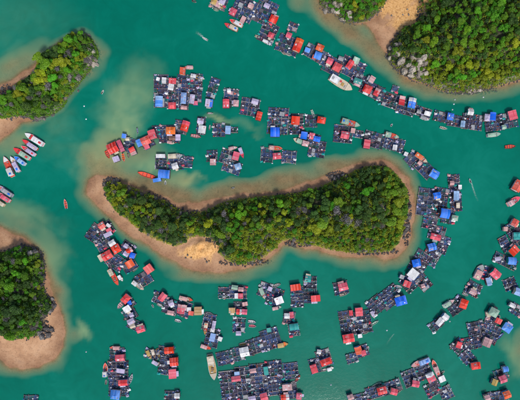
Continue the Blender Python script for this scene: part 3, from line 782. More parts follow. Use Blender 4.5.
HOUSES = [
 (214,1,5,6,-20,'Y'),(222,1,6,5,-25,'I'),(233,11.5,6,7,-28,'P'),(243,19.5,4,6.5,-28,'F'),(251,5.5,5,5,-28,'F'),(240.5,5,4,4,-25,'G'),
 (267,5.5,5.5,4.5,-25,'I'),(273.5,19,7.5,7,-25,'R'),(271,35,5.5,5,-25,'P'),(289,35,5,5,-25,'P'),(298,45,13,7.5,68,'RC'),(307.5,50,5,4,-20,'B'),(320,47.5,7,6.5,-25,'C'),(318,55.5,7,7,-20,'B'),(314,57,3,4,-20,'C'),
 (330,61,6,6,-25,'P'),(337,67,8,8,-28,'R'),(341,58.5,5,4,-20,'G'),(350,64.5,9,5.5,55,'P'),(356,60.5,6,6,-25,'E'),(358,81,8,5,-20,'T'),
 (372,79.5,6.5,5,60,'F'),(367.5,89,8,7.5,-25,'R'),(377,92,7.5,5,62,'RF'),(402,100.5,9,5.5,80,'PF'),(412,103,10,7,78,'BW'),(427.5,113.5,6,4,-15,'W'),(419,111.5,4,3.5,-15,'G'),
 (450.6,116.5,6,7,-12,'B'),(463,124,4,6,-8,'L'),(470.6,112,5.5,5.5,-8,'W'),(487.5,117.5,5,7,-5,'I'),(493,116.5,5.5,8,-5,'B'),(513,115,8,9,15,'R'),(504,127,4,4,10,'E'),
 (158,79,3.2,3,-15,'W'),(164,80.5,4,6,-3,'W'),(172.5,81,7,5,-5,'R'),(171,87,5,6,-10,'W'),(159,101.5,10.5,7,88,'BL'),(172,105.5,7,6,0,'R'),
 (182.5,71,5,7,-5,'C'),(183.5,98,11,5,86,'L'),(192,99,9,4.5,82,'I'),(195.5,103,4,3.5,0,'P'),(184,107.5,6,3.5,-5,'F'),(209,103,7,7,-8,'IB'),(226,103.5,6,8.5,0,'R'),(236,103,5,6,-5,'F'),(229,90.5,3.5,3.5,0,'W'),
 (255,101.5,6.5,5,-15,'I'),(259,116,8.5,5,75,'R'),(275,132,9,9,0,'B'),(295.5,120.5,8,8,-5,'R'),(321.5,120,8,6,-10,'R'),(282,114,4.5,3.5,-10,'G'),(304,135.5,6,7,-10,'B'),(312,136,5,6,-10,'P'),(317,139,6.5,5,-15,'B'),
 (305.5,143.5,6,5,-15,'F'),(277,156,8,6,5,'R'),(345,135,8,7,-10,'R'),(353,130.5,4,4.5,-10,'F'),(367,144,8.5,6,82,'R'),(388,135,4,4.5,-10,'E'),(395,147.5,4,5,-10,'W'),(406,154,3.5,3.5,-20,'W'),(434.5,174,8,8,-30,'B'),(420,163,4,3.5,-40,'F'),
 (112.5,148,10,10,25,'R'),(120.5,146,12,4,-65,'P'),(116,159,6,5,20,'I'),(124,136,4,4,-10,'B'),(127.5,139,4,3,0,'K'),(132.5,151,7.5,5.5,-65,'RF'),(139,143,4.5,7,25,'B'),(145.6,140.6,9,8,25,'C'),(152,134.5,7,9,18,'R'),(147,147,5,3.5,25,'P'),
 (170.6,130.5,9,7,0,'O'),(172,138,6,4,0,'S'),(178,137.5,4.5,6,0,'I'),(185,126,10,7,72,'RP'),(202,129.5,7,7.5,-8,'W'),(200.6,121,6,5,-8,'I'),(228,130,5,8,-3,'L'),(213,162,5.5,6,0,'F'),(236,156,6,8,-15,'P'),(238,166.6,6,6,18,'L'),
 (160.6,156,9,3.4,0,'W'),(175,166,6,6,18,'W'),(164,174,11,8,-5,'B'),(157,180,8,3.2,10,'B'),
 (452,183,4,4,0,'F'),(460,187,3.2,4,0,'W'),(456.5,195.5,9,5,88,'L'),(458,205.5,3.3,5,0,'K'),(437,195.6,7,6,10,'B'),(445,213.5,9,9,-10,'B'),(455,218,6,5,-10,'E'),(435.6,237,10,5.5,-15,'P'),(432,247,8,7,15,'B'),(416.5,263,8,7,12,'B'),
 (413,274,9,9,-38,'W'),(407,284,7,6,-20,'P'),(402,277,4,3.5,-20,'G'),(401,301,11,8.5,16,'B'),(423,286,3.5,3.5,20,'F'),
 (359,312,7,8,5,'R'),(351,313,3.2,5,5,'P'),(348.5,338.5,11,8,10,'R'),(360,336,4,3.5,10,'W'),(358.5,350.5,6.5,7.5,18,'C'),(363.5,353,4.5,5,18,'P'),
 (270,289,4,4,-20,'I'),(279,300.5,8,7,20,'W'),(295.6,287.5,10,6,8,'R'),(315.6,298.5,9,6,5,'R'),(308,279,6,6,-10,'T'),(287,316,5,5,0,'W'),(291.5,315,4,6,5,'P'),(294,327,9,6,8,'T'),(343,287,9,7,15,'R'),
 (234.7,287.5,6,4,-8,'E'),(241,289.5,5,4,-5,'F'),(236.5,296,3.5,5,0,'W'),(240.5,296,4.5,5,0,'P'),(232,310.5,6,5,0,'Y'),(239,312,5,5,-5,'RW'),(244.5,312,5,5,-5,'P'),(245,304,5,3.5,10,'F'),(238.5,333.5,5,4,0,'I'),
 (213.7,325.5,9,3.2,80,'I'),(212.5,330.5,4,3.6,-10,'W'),(212.5,337.5,5,8,-14,'L'),(220,339,4,4,-20,'W'),(244.4,352,9,9,12,'W'),(269,330,4,4,10,'T'),
 (237,374,5,4,5,'L'),(236,379,9,5,8,'P'),(266,371,8,4,-82,'T'),(264,397,7,7,15,'R'),(252,398.5,7,4,10,'I'),(253,371,6,4,10,'F'),(287,387.5,9,6,5,'F'),(285,397.5,8,5,5,'RW'),(299,396.5,5,6,-5,'P'),
 (326,362,11,6,20,'R'),(314,369,8.5,6,-72,'R'),(319,352,4,4,-10,'W'),(169,350.6,9,6,5,'R'),(174,362,8,8,5,'R'),(172.5,374,7,9,3,'R'),(169,362.5,3.2,3.2,0,'W'),(177,396,5,5,0,'W'),
 (120,358,9,6,4,'R'),(120.6,371,8,4,-8,'I'),(123,383,9,5.5,4,'R'),(115,395,9,9,-5,'B'),
 (101.5,225.6,6.5,6,32,'C'),(108.5,225.6,4.5,3,-35,'W'),(109,230.5,5,4,28,'P'),(108,234.5,8,4,25,'I'),(112,243,6.5,5,32,'W'),(107,255.5,10,8,30,'R'),(116,249,8,8,30,'R'),(101,258,4,7,30,'K'),(126,246,4,4,-30,'I'),(129.5,250.5,6,4.5,28,'RF'),(126,254,5,4.5,-30,'I'),(132.5,255.5,5,5,-20,'B'),
 (130,264,7.5,7,30,'C'),(148.7,269,8,8,35,'C'),(125.6,299,8.5,6.5,48,'R'),(129.5,303,3.5,4,20,'B'),(127,309,7,6,32,'W'),(131.5,315,4,4,20,'I'),(131,321.5,7,5,28,'I'),(132.5,326,5,4,20,'K'),(140.6,329.4,8,6,18,'R'),
 (162.5,297,8,6,52,'R'),(171,303,5,5,22,'I'),(181,309,9,7,82,'PF'),(170.6,313,6.5,4,-10,'F'),(189,309.5,4,4,0,'W'),(191,313.3,5,4,-10,'C'),(198,311,7,8,0,'Y'),
 (518,186,8,11,-30,'C'),(515,223,6,7,-30,'C'),(505.6,229,4,4,0,'F'),(517,236,6,7,0,'T'),(514,250.6,9,8,45,'R'),(512,261,8,7,-5,'B'),(495.6,274,9,8,-42,'R'),(489,281.5,4.5,8,15,'L'),(473,292,6.5,5,-28,'F'),(518.5,292,7,7,-20,'L'),(512.5,305.5,6,4,-28,'W'),
 (464,304,7,9,-20,'R'),(445.6,317,6,5.5,-38,'W'),(440,322,8,5.5,50,'W'),(494,312.5,9,8,-28,'E'),(498.5,321,6,5,-25,'R'),(507.5,328,9,8,-35,'B'),(487.5,342.5,8,8.5,-22,'F'),(459,345,5,6,-20,'P'),(476,366,9,6.5,8,'R'),(505.6,369.4,5,5,10,'B'),(503,379.4,7,7,20,'P'),(495,382.5,5,6,-20,'Y'),(507,395,7,7,20,'C'),(487.5,398,5,5,15,'F'),
 (431,377.5,9,8,115,'RW'),(442,379,6,6,25,'W'),(415.6,384,7,6,-10,'P'),(382,391,9,7,15,'R'),(394,392,6.5,6,-15,'P'),(350.6,397.5,5.5,5,20,'F'),
]
for hh in HOUSES:
    house(*hh)

# ------------------------------------------------------------------ boats
def hull_sections(Lb, Wb, blunt):
    n = 12; st = []
    for i in range(n + 1):
        t = i / n
        if t < .5: f = .72 + .28 * math.sin(math.pi * t)
        else: f = max(0.02, 1 - ((t - .5) / .5) ** (3.2 if blunt else 2.0))
        z = .62 + .55 * max(0, t - .55) ** 1.5 * 3 + .18 * max(0, .25 - t)
        st.append((-Lb / 2 + Lb * t, Wb / 2 * f, z))
    return st
n_boat = 0
def boat(px, py, length, width, ang, style, hullc, deckc, roofc, noun, group="boats moored in the floating village"):
    """ang: direction of the bow; style: trawler, canopy, open"""
    global n_boat
    n_boat += 1
    Lb, Wb = length * S, max(width * S, 1.0)
    x, y, _ = P(px, py, 1.2)
    root = new("fishing_boat" if style != 'open' else "rowing_boat", None, None, (x, y, .0), math.radians(ang))
    register(root, px, py, noun, "boat", group)
    k = min(1.0, .55 + Lb / 25)
    st = hull_sections(Lb, Wb, Lb > 9)
    dk = .30 if style != 'open' else .42
    v, f = [], []
    for (X, hw, z) in st:                       # gunwale, chine, keel
        v += [(X, -hw, z * k), (X, -hw * .82, -.15), (X, 0, -.4), (X, hw * .82, -.15), (X, hw, z * k)]
    m = len(st)
    for i in range(m - 1):
        for j in range(4):
            a = i * 5 + j; f.append((a, a + 5, a + 6, a + 1)[::-1])
    f.append((0, 1, 2, 3, 4)); f.append(tuple((m - 1) * 5 + j for j in (4, 3, 2, 1, 0)))
    hb = MB(); hb.v, hb.f = v, f
    hull = hb.build("hull", PAINT[hullc], root)
    # gunwale rim
    g = MB()
    rw = .16 if Lb > 7 else .10
    for s_ in (-1, 1):
        for i in range(m - 1):
            (xa, wa, za), (xb, wb, zb) = st[i], st[i + 1]
            q = [(xa, s_ * wa, za * k + .05), (xb, s_ * wb, zb * k + .05), (xb, s_ * max(0, wb - rw), zb * k + .05), (xa, s_ * max(0, wa - rw), za * k + .05)]
            g.slab(q if s_ < 0 else q[::-1], .09)
    g.box(st[0][0] + rw / 2, 0, st[0][2] * k + .015, rw, st[0][1] * 2, .08)
    g.build("gunwale", PAINT[random.choice(['W', 'K', 'S', deckc])], hull)
    # deck
    d = MB()
    for i in range(m - 1):
        (xa, wa, za), (xb, wb, zb) = st[i], st[i + 1]
        d.poly([(xa, -wa * .97, za * k - dk), (xb, -wb * .97, zb * k - dk), (xb, wb * .97, zb * k - dk), (xa, wa * .97, za * k - dk)])
    d.build("deck", PAINT[deckc], root)
    zd = st[4][2] * k - dk
    if style == 'open':
        for t in (.25, .48, .70):
            X = -Lb / 2 + Lb * t
            MB().box(X, 0, st[4][2] * k - .12, .28, Wb * .84 if t < .6 else Wb * .6, .06).build("thwart", M_WOOD, root)
        MB().box(-Lb / 2 + .22, 0, st[0][2] * k + .10, .45, .32, .5).build("outboard_motor", M_RUBBER, root)
    else:
        foreL = .9
        i0 = m - 4
        bw = MB()
        for i in range(i0, m - 1):
            (xa, wa, za), (xb, wb, zb) = st[i], st[i + 1]
            bw.poly([(xa, -wa * .93, za * k + .01), (xb, -wb * .93, zb * k + .01), (xb, wb * .93, zb * k + .01), (xa, wa * .93, za * k + .01)])
        bw.build("bow_deck", PAINT[random.choice([deckc, hullc])], root)
        if style == 'trawler':
            c0, c1, ch = -.44, -.12, 1.9
        else:
            c0, c1, ch = -.46, .06, 1.45
        cl = (c1 - c0) * Lb; cx = (c0 + c1) / 2 * Lb; cw = Wb * .74
        cab = MB().box(cx, 0, zd + ch / 2, cl, cw, ch).build("cabin", PAINT[hullc if hullc in 'WKEG' else 'W'], root)
        MB().box(cx + cl / 2 + .02, 0, zd + ch * .68, .05, cw * .8, ch * .36).build("windscreen", M_DARK, cab)
        for s_ in (-1, 1):
            for q in (-.28, 0, .28):
                MB().box(cx + q * cl, s_ * (cw / 2 + .015), zd + ch * .66, cl * .17, .04, ch * .34).build("window", M_DARK, cab)
        rz_ = zd + ch
        rt = MB()
        n = 6; hw = cw / 2 + .22
        for i in range(n):
            ya, yb = -hw + 2 * hw * i / n, -hw + 2 * hw * (i + 1) / n
            za, zb = rz_ + .22 * math.sin(math.pi * i / n) + .06, rz_ + .22 * math.sin(math.pi * (i + 1) / n) + .06
            rt.slab([(cx - cl / 2 - .2, ya, za), (cx + cl / 2 + .3, ya, za), (cx + cl / 2 + .3, yb, zb), (cx - cl / 2 - .2, yb, zb)], .06)
        rt.build("cabin_roof", ROOF[roofc], root)
        if length > 11:
            MB().box(cx - cl * .25, 0, rz_ + .36, cl * .24, cw * .4, .28).build("roof_locker", random.choice([PAINT['G'], PAINT['B'], PAINT['K'], PAINT[deckc]]), root)
            MB().tube((cx + cl / 2 + .5, 0, zd), (cx + cl / 2 + .5, 0, zd + 4.2 * k), .07, .05).tube((cx + cl / 2 + .5, 0, zd + 3.6 * k), (cx + cl / 2 + Lb * .28, 0, zd + 2.4 * k), .05, .04).build("mast", M_PALEWOOD, root)
            MB().box(cx + cl / 2 + Lb * .20, 0, zd + .22, Lb * .10, Wb * .36, .4).build("hatch", PAINT[random.choice(['S', 'Y', 'G', 'C'])], root)
            MB().box(cx + cl / 2 + Lb * .09, Wb * .2, zd + .2, Lb * .06, Wb * .2, .34).build("fish_box", random.choice([M_FOAM, PAINT['B'], PAINT['R']]), root)
            MB().box(cx + cl / 2 + Lb * .31, -Wb * .1, zd + .24, .5, Wb * .3, .42).build("winch", M_METAL, root)
        for s_ in (-1, 1):
            tyres = MB()
            for q in (-.25, .02, .25) if length > 11 else (0,):
                tyres.tube((q * Lb, s_ * Wb * .5, .36), (q * Lb, s_ * (Wb * .5 + .16), .36), .3, n=10)
            tyres.build("tyre_fender", M_RUBBER, root)
    return root

BOATS = [
 (231,26.5,15,4.6,152,'canopy','C','R','K',"coral and cream fishing boat"),(236,22.5,14.5,4.4,152,'canopy','R','C','W',"coral and white fishing boat"),(219,6,9,4,-25,'canopy','Y','K','F',"ochre fishing boat"),(216,9.2,5,2.2,-20,'open','E','E','E',"small mint rowing boat"),(194,0.6,4.5,2.2,-20,'open','G','N','N',"small dark rowing boat"),
 (267,42,9,3,-25,'canopy','W','F','W',"white fishing boat"),(257.5,36,5.5,2.4,-20,'open','E','K','E',"small mint rowing boat"),(289,54,5.5,2.4,-20,'open','W','K','W',"small white rowing boat"),(284,52.5,5,2.4,-40,'open','F','K','W',"small pink rowing boat"),
 (341,83,26,9,-30,'trawler','K','K','W',"big cream trawler with open foredeck"),(425,118.3,9.5,3.2,-20,'canopy','G','W','G',"grey fishing boat"),(444,127.8,7.5,2.4,-15,'open','E','K','E',"mint rowing boat"),(494,134.6,14,4.2,8,'canopy','F','E','E',"pink boat with mint roof"),(511,146.5,10.5,4,5,'open','R','C','R',"lone red open boat"),
 (392,124.8,2.8,1.7,60,'open','W','W','W',"tiny white rowing boat"),(188,67.3,10,3.4,178,'canopy','C','F','F',"coral fishing boat"),(197.5,77,14,4,-12,'trawler','W','Y','W',"white boat with ochre foredeck"),(232,93,9,3.2,-10,'canopy','C','F','F',"coral fishing boat"),(210,113,6,1.7,0,'open','W','W','W',"narrow white rowing boat"),(209.5,127,5.5,1.6,80,'open','L','W','W',"narrow pale blue rowing boat"),
 (313,113,7.5,2.4,-68,'open','W','E','W',"white rowing boat"),(298,140.5,10,5,155,'canopy','E','K','E',"mint roofed fishing boat"),(275.5,148,14,4.4,-3,'trawler','K','C','F',"cream boat with coral deck"),(350.5,123,20,6.4,-15,'trawler','E','C','E',"mint boat with coral foredeck"),(392,135.5,15,5,-15,'trawler','E','C','E',"mint fishing boat with red deck"),
 (421.5,158,15,5,-36,'canopy','Y','K','O',"ochre fishing boat"),(107,154.5,8.5,3.4,-65,'open','C','C','C',"coral open boat"),(123,157.5,8.5,3.4,-80,'open','C','O','C',"orange open boat"),(128,155.6,5,2,-70,'open','K','K','K',"small cream rowing boat"),(137,130.6,6.5,1.5,-82,'open','W','L','W',"narrow white rowing boat"),
 (171,142.6,7,3,-10,'canopy','S','K','F',"brown boat with pale roof"),(195.6,136,10.5,3.6,-10,'open','P','F','P',"pink open boat"),(233,148,9,3.2,12,'canopy','F','W','F',"pale pink fishing boat"),(241.5,153,11,4,-70,'canopy','I','P','I',"lilac fishing boat"),(175,156,14,5,4,'canopy','K','G','K',"cream roofed fishing boat"),(146,175,18,4.4,162,'open','C','C','C',"long coral red longboat"),(165,182.5,4.5,1.8,85,'open','W','W','W',"small white rowing boat"),(233,188,3.5,1.4,10,'open','W','L','W',"tiny white rowing boat"),
 (437,260.6,8.5,2.2,60,'open','G','W','G',"grey rowing boat"),(399.5,287,6,2.4,-15,'open','W','W','W',"small white rowing boat"),(373,315,8.5,3.2,-62,'canopy','I','W','I',"lilac fishing boat"),(375,323.5,9,2.4,32,'open','W','E','W',"white rowing boat"),(344,318,6,2.6,25,'open','E','V','E',"mint rowing boat"),(366,333,6,2.4,20,'open','G','K','G',"grey rowing boat"),(368,349,5,2.6,70,'open','E','W','E',"mint rowing boat"),
 (262.5,293.5,13,4.4,-68,'canopy','E','K','E',"mint fishing boat"),(277,285.5,8,3,18,'open','E','G','E',"mint rowing boat"),(277,308,9.5,3.4,12,'canopy','P','E','F',"pink and mint fishing boat"),(295.6,299,6.5,2.6,8,'open','W','K','W',"white rowing boat"),(296,333.5,5.5,2.4,60,'open','W','K','W',"small white rowing boat"),(344.5,294.3,10,3,20,'open','W','K','W',"white rowing boat"),
 (252,322.2,8,3,-8,'open','W','W','W',"white rowing boat"),(252.5,326.5,7.5,3,-4,'open','F','P','F',"pink rowing boat"),(205.6,328.5,13,4,262,'trawler','Y','C','K',"ochre fishing boat"),(206,347.5,11,4,-20,'canopy','I','C','F',"pale boat with coral deck"),(209,314,8,2.6,-10,'open','K','G','K',"pale rowing boat"),(212,367.5,26,7.8,-80,'trawler','K','Y','K',"big wooden boat with ochre deck"),
 (244,344.6,9.5,3,10,'open','V','Y','V',"lime green rowing boat"),(253.4,354.7,4,3.2,20,'open','T','E','T',"small turquoise round boat"),(283,345,11,5,10,'canopy','Y','O','Y',"ochre fishing boat"),(298,379,8,2.6,55,'open','C','C','C',"coral rowing boat"),(294.5,382.6,4.5,1.7,0,'open','W','W','W',"small white rowing boat"),(330.6,369,7,3.6,15,'canopy','W','K','W',"white roofed boat"),(325,370.5,5.5,2.6,15,'open','G','W','G',"grey rowing boat"),
 (149,355,10,3.6,-68,'canopy','Y','O','Y',"ochre fishing boat"),(153.5,354,9.5,3,-75,'canopy','Y','S','K',"brown fishing boat"),(158,353.5,9,3,-75,'open','K','Y','K',"cream open boat"),(157,364,11,4,-30,'canopy','G','K','I',"grey fishing boat"),(146.5,351.6,4,2.6,0,'open','W','W','W',"tiny white rowing boat"),
 (114.4,348,10.5,3.6,180,'canopy','C','F','F',"coral fishing boat"),(105,370,14,4.6,90,'trawler','F','C','W',"pink fishing boat"),(130.6,379,9.5,3,72,'open','I','G','I',"lilac rowing boat"),(105.6,382.5,5,2,85,'open','W','G','W',"small white rowing boat"),
 (113.5,277,19,5,-62,'trawler','F','C','K',"pink boat with cream cabin"),(120.5,278.5,7,3.6,-58,'canopy','K','W','W',"small white roofed boat"),(109,266,9,3,-55,'open','G','C','G',"grey open boat"),(135,269.5,7,2.4,42,'open','G','E','G',"grey rowing boat"),(138,285.6,14,4.6,-38,'trawler','W','K','W',"white fishing boat"),(120,305.6,8.5,4.4,230,'open','I','F','I',"lilac open boat"),(126,319,6,2.4,20,'open','E','G','E',"mint rowing boat"),
 (154,299,7,3.2,52,'open','F','G','F',"pale pink rowing boat"),(160,305.8,7,2.4,-25,'open','E','W','E',"mint rowing boat"),(186,299,14,4.2,-14,'canopy','C','K','F',"coral and cream fishing boat"),(178,321.2,7,2.8,-15,'open','E','W','W',"pale mint rowing boat"),(152.5,306.5,3.5,1.2,-60,'open','E','W','E',"tiny mint rowing boat"),
 (34,139,22,6,148,'canopy','W','R','W',"white boat with red foredeck"),(29.5,144.5,18,4.8,147,'canopy','R','P','I',"red boat with lilac roof"),(28,150.5,17,4.4,147,'canopy','P','R','I',"pink-red boat with lilac stern"),(21.5,153.5,20,5.4,147,'canopy','F','R','E',"pale boat with bright red bow"),(19.5,160.5,14,4.6,145,'canopy','I','B','L',"light blue roofed boat"),(14.5,164,18,5,120,'canopy','I','W','I',"lilac roofed boat"),(8,166.5,22,6.2,114,'trawler','W','C','W',"white boat with coral deck"),
 (4,190.5,20,4.8,147,'canopy','G','I','G',"grey roofed boat"),(3,197,16,4.8,147,'canopy','R','P','P',"pink roofed boat"),(-0.5,202.5,11,4,147,'canopy','K','Y','K',"cream roofed boat"),(65,203.8,10,3.2,100,'open','F','C','F',"lone pink rowing boat in the left channel"),
 (514,201,15,6,32,'trawler','F','P','F',"pale pink fishing boat"),(499,258.5,9,4.4,10,'canopy','G','K','I',"grey fishing boat"),(479.5,272,16,8,62,'canopy','F','G','F',"large pink-grey boat"),(480.5,289,9.5,2.6,75,'open','E','G','E',"mint rowing boat"),(466,294.8,6,2.6,-25,'open','G','W','G',"grey rowing boat"),
 (449,303.5,13,4.6,30,'canopy','F','E','E',"pale boat with mint roof"),(488.5,316,9,4,-70,'canopy','K','F','K',"cream roofed boat"),(501,336.5,9,2.4,45,'open','B','L','B',"blue rowing boat"),(452.5,347.2,6,2.4,60,'open','E','K','E',"mint rowing boat"),(470,362.5,4.5,2.2,-60,'open','W','W','W',"small white rowing boat"),(508,377,5,2.4,40,'open','W','E','W',"small white rowing boat"),
 (420.6,363,20,5.6,202,'canopy','W','F','L',"long white boat with light blue roof"),(435.8,368,17,5,110,'canopy','R','C','F',"red fishing boat"),(449,393,11,3,-65,'open','E','G','E',"mint rowing boat"),(443.5,372.8,4,2,40,'open','W','E','W',"small white rowing boat"),(377.5,385.4,9,3,25,'open','W','E','W',"white rowing boat"),(400,391.5,5,2,40,'open','W','E','W',"small white rowing boat"),
 (102,91.5,4.5,1.8,60,'open','W','W','W',"tiny white boat off the upper left island's tip"),(204.8,38.2,6.5,2,152,'open','E','W','W',"white speedboat with a wake in the open channel"),(470.8,180.6,4.5,1.8,112,'open','E','W','W',"small boat with a thin wake"),
]
for bb in BOATS:
    boat(*bb)

# wakes: foam streaks on the water
M_FOAMW, nt, b = mat_base("wake_foam")
b.inputs["Base Color"].default_value = (0.45, 0.62, 0.56, 1); b.inputs["Roughness"].default_value = 0.6
tc = N(nt, "ShaderNodeTexCoord"); nz = N(nt, "ShaderNodeTexNoise"); nz.inputs["Scale"].default_value = 1.1; nz.inputs["Detail"].default_value = 5
nt.links.new(tc.outputs["Object"], nz.inputs["Vector"])
at = N(nt, "ShaderNodeAttribute", attribute_name="foam")
mm = N(nt, "ShaderNodeMapRange"); mm.inputs["From Min"].default_value = 0.35; mm.inputs["From Max"].default_value = 0.7
nt.links.new(nz.outputs["Fac"], mm.inputs["Value"])
mu = N(nt, "ShaderNodeMath", operation='MULTIPLY'); nt.links.new(mm.outputs[0], mu.inputs[0]); nt.links.new(at.outputs["Fac"], mu.inputs[1])
nt.links.new(mu.outputs[0], b.inputs["Alpha"])
def wake(px, py, ang, length, w0, w1, label, amt=1.0):
    n = 24; v = []; f = []; fo = []
    for i in range(n + 1):
        t = i / n; X = -t * length * S; hw = (w0 + (w1 - w0) * t) * S / 2
        bend = .8 * math.sin(t * 2.2)
        for j in range(5):
            u = j / 2 - 1
            v.append((X, u * hw + bend, 0)); fo.append((1 - t) ** 1.3 * (1 - abs(u)) * amt * 1.6)
    for i in range(n):
        for j in range(4):
            a = i * 5 + j; f.append((a, a + 1, a + 6, a + 5))
    m = bpy.data.meshes.new("wake"); m.from_pydata(v, [], f)
    aa = m.attributes.new("foam", 'FLOAT', 'POINT'); aa.data.foreach_set("value", np.clip(fo, 0, 1).astype(np.float32))
    m.materials.append(M_FOAMW)
    x, y, _ = P(px, py, 0)
    o = new("wake", m, None, (x, y, .012), math.radians(ang))
    o["kind"] = "stuff"; o["label"] = label
wake(203.5, 37.6, -28, 10, 2.2, 4.5, "short foam wake behind the white speedboat")
wake(471, 181, 112, 22, 1.6, 2.6, "thin curved wake trailing the small boat at the right")
wake(137, 131, 98, 12, 1.0, 3.0, "faint foam trail over the pale sandbank", .4)
wake(394, 334, 60, 14, 1.0, 2.4, "faint foam trail in the lower channel", .4)

# ------------------------------------------------------------------ loose things on the rafts
def tarp_mesh(mat):
    mb = MB(); n = 4; pts = []
    for j in range(n + 1):
        for i in range(n + 1):
            u, w = i / n - .5, j / n - .5
            e = (1 - 4 * u * u) * (1 - 4 * w * w)
            pts.append((u * 2 + random.uniform(-.12, .12), w * 1.4 + random.uniform(-.1, .1), .06 + e * .6 * random.uniform(.6, 1.2)))
    mb.v = pts
    for j in range(n):
        for i in range(n):
            k = j * (n + 1) + i; mb.f.append((k, k + 1, k + n + 2, k + n + 1))
    b0 = len(mb.v); ring = [(-1, -.7), (1, -.7), (1, .7), (-1, .7)]
    mb.box(0, 0, .05, 1.7, 1.15, .1)
    return mb.mesh("tarp", mat)
def crates_mesh(mat):
    mb = MB()
    for i in range(random.randint(2, 4)):
        mb.box(random.uniform(-.5, .5), random.uniform(-.35, .35), .2 + (i % 2) * .38, .75, .55, .4, random.uniform(-.4, .4))
    return mb.mesh("crate", mat)
CL = []
for nm, lab, cat, meshes, wgt in [
    ("foam_box", "white foam fish box", "box", [MB().box(0, 0, .25, 1.0, .65, .5).box(0, 0, .53, 1.05, .7, .06).mesh("foam_box", M_FOAM)], 5),
    ("drum", "blue plastic drum", "drum", [MB().cyl(0, 0, 0, .85, .3, .3, 12).cyl(0, 0, .85, .9, .24, .22, 12).mesh("drum", M_DRUM)], 3),
    ("net_bundle", "bundled teal net", "net", [tarp_mesh(PAINT['T'])], 2),
    ("tarp_bundle", "lilac-grey tarpaulin bundle", "tarpaulin", [tarp_mesh(PAINT['I']), tarp_mesh(PAINT['G'])], 5),
    ("tarp_bundle", "pink tarpaulin bundle", "tarpaulin", [tarp_mesh(PAINT['F']), tarp_mesh(PAINT['P'])], 3),
    ("canvas_bundle", "white canvas bundle", "canvas", [tarp_mesh(PAINT['W']), tarp_mesh(PAINT['W'])], 4),
    ("crate_pile", "pale wooden crate pile", "crates", [crates_mesh(M_PALEWOOD), crates_mesh(M_PALEWOOD)], 3),
    ("water_tank", "round white water tank", "tank", [MB().cyl(0, 0, 0, .95, .5, .5, 14).cyl(0, 0, .95, 1.1, .5, .2, 14).mesh("water_tank", M_FOAM)], 2)]:
    CL += [(nm, lab, cat, meshes)] * wgt
zl = {}
placed = []
for (x, y, z, rz) in RAFT_SPOTS:
    nm, lab, cat, meshes = random.choice(CL)
    px, py = x / S + 260, 200 - y / S
    bad = False
    for (hx, hy, hw_, hh_, ha, _) in HOUSES:
        if abs(hx - px) < 9 and abs(hy - py) < 9:
            a_ = math.radians(ha); ddx, ddy = px - hx, hy - py
            u, w = ddx * math.cos(a_) + ddy * math.sin(a_), -ddx * math.sin(a_) + ddy * math.cos(a_)
            if abs(u) < hw_ * .55 + 1.3 and abs(w) < hh_ * .55 + 1.3: bad = True; break
    if bad or any((x - q[0]) ** 2 + (y - q[1]) ** 2 < 1.9 for q in placed):
        continue
    placed.append((x, y))
    sc_ = random.uniform(.6, 1.15)
    o = new(nm, random.choice(meshes), None, (x, y, z), rz + random.uniform(-.5, .5), (sc_, sc_, sc_))
    zn = zone(px, py)
    o["category"] = cat; o["group"] = lab + " " + zn; o["label"] = f"{lab} lying {zn}"
    zl[(lab, zn)] = zl.get((lab, zn), 0) + 1

# mooring buoys on open water
BUOY = MB().cyl(0, 0, -.25, .05, .25, .42, 10).cyl(0, 0, .05, .38, .42, .16, 10).mesh("buoy", M_FOAM)
for (px, py, lab) in [(483.5,97,"lone white buoy below the wooded headland"),(455,99.5,"white buoy in the short line off the headland, farthest from the rafts"),(454,104,"white buoy in the middle of the line off the headland"),(452.6,109.5,"white buoy nearest the rafts in the headland line"),
                      (84,106,"white buoy right of the upper left island"),(86,119,"white buoy in the channel below the upper left island's tip"),(387,330.5,"white buoy in the lower middle channel"),(450,321.5,"white buoy beside the white-roofed diagonal row"),(331,385,"white buoy on open water at the bottom"),(301.5,126,"white buoy between the red roof and a pale raft"),(86,352,"white buoy in the lower left channel")]:
    x, y, _ = P(px, py, .2)
    o = new("buoy", BUOY, None, (x, y, 0), 0, (1.15, 1.15, 1.1))
    o["label"] = lab; o["category"] = "buoy"; o["group"] = "mooring buoys"

# ------------------------------------------------------------------ rocks
M_ROCK, nt, b = mat_base("limestone")
L = nt.links.new
tc = N(nt, "ShaderNodeTexCoord"); oi = N(nt, "ShaderNodeObjectInfo")
n1 = N(nt, "ShaderNodeTexNoise"); n1.inputs["Scale"].default_value = 2.2; n1.inputs["Detail"].default_value = 8; n1.inputs["Roughness"].default_value = 0.75
L(tc.outputs["Object"], n1.inputs["Vector"])
rr = ramp(nt, [(0.30, (0.022, 0.020, 0.022)), (0.46, (0.085, 0.075, 0.074)), (0.60, (0.22, 0.195, 0.18)), (0.76, (0.44, 0.40, 0.36))])
ad = N(nt, "ShaderNodeMath", operation='MULTIPLY_ADD'); L(oi.outputs["Random"], ad.inputs[0]); ad.inputs[1].default_value = 0.16; 
sb_ = N(nt, "ShaderNodeMath", operation='SUBTRACT'); L(n1.outputs["Fac"], sb_.inputs[0]); sb_.inputs[1].default_value = 0.08
L(sb_.outputs[0], ad.inputs[2]); L(ad.outputs[0], rr.inputs[0]); L(rr.outputs[0], b.inputs["Base Color"])
bp = N(nt, "ShaderNodeBump"); bp.inputs["Strength"].default_value = 0.8; bp.inputs["Distance"].default_value = 0.2
L(n1.outputs["Fac"], bp.inputs["Height"]); L(bp.outputs[0], b.inputs["Normal"]); b.inputs["Roughness"].default_value = 0.9

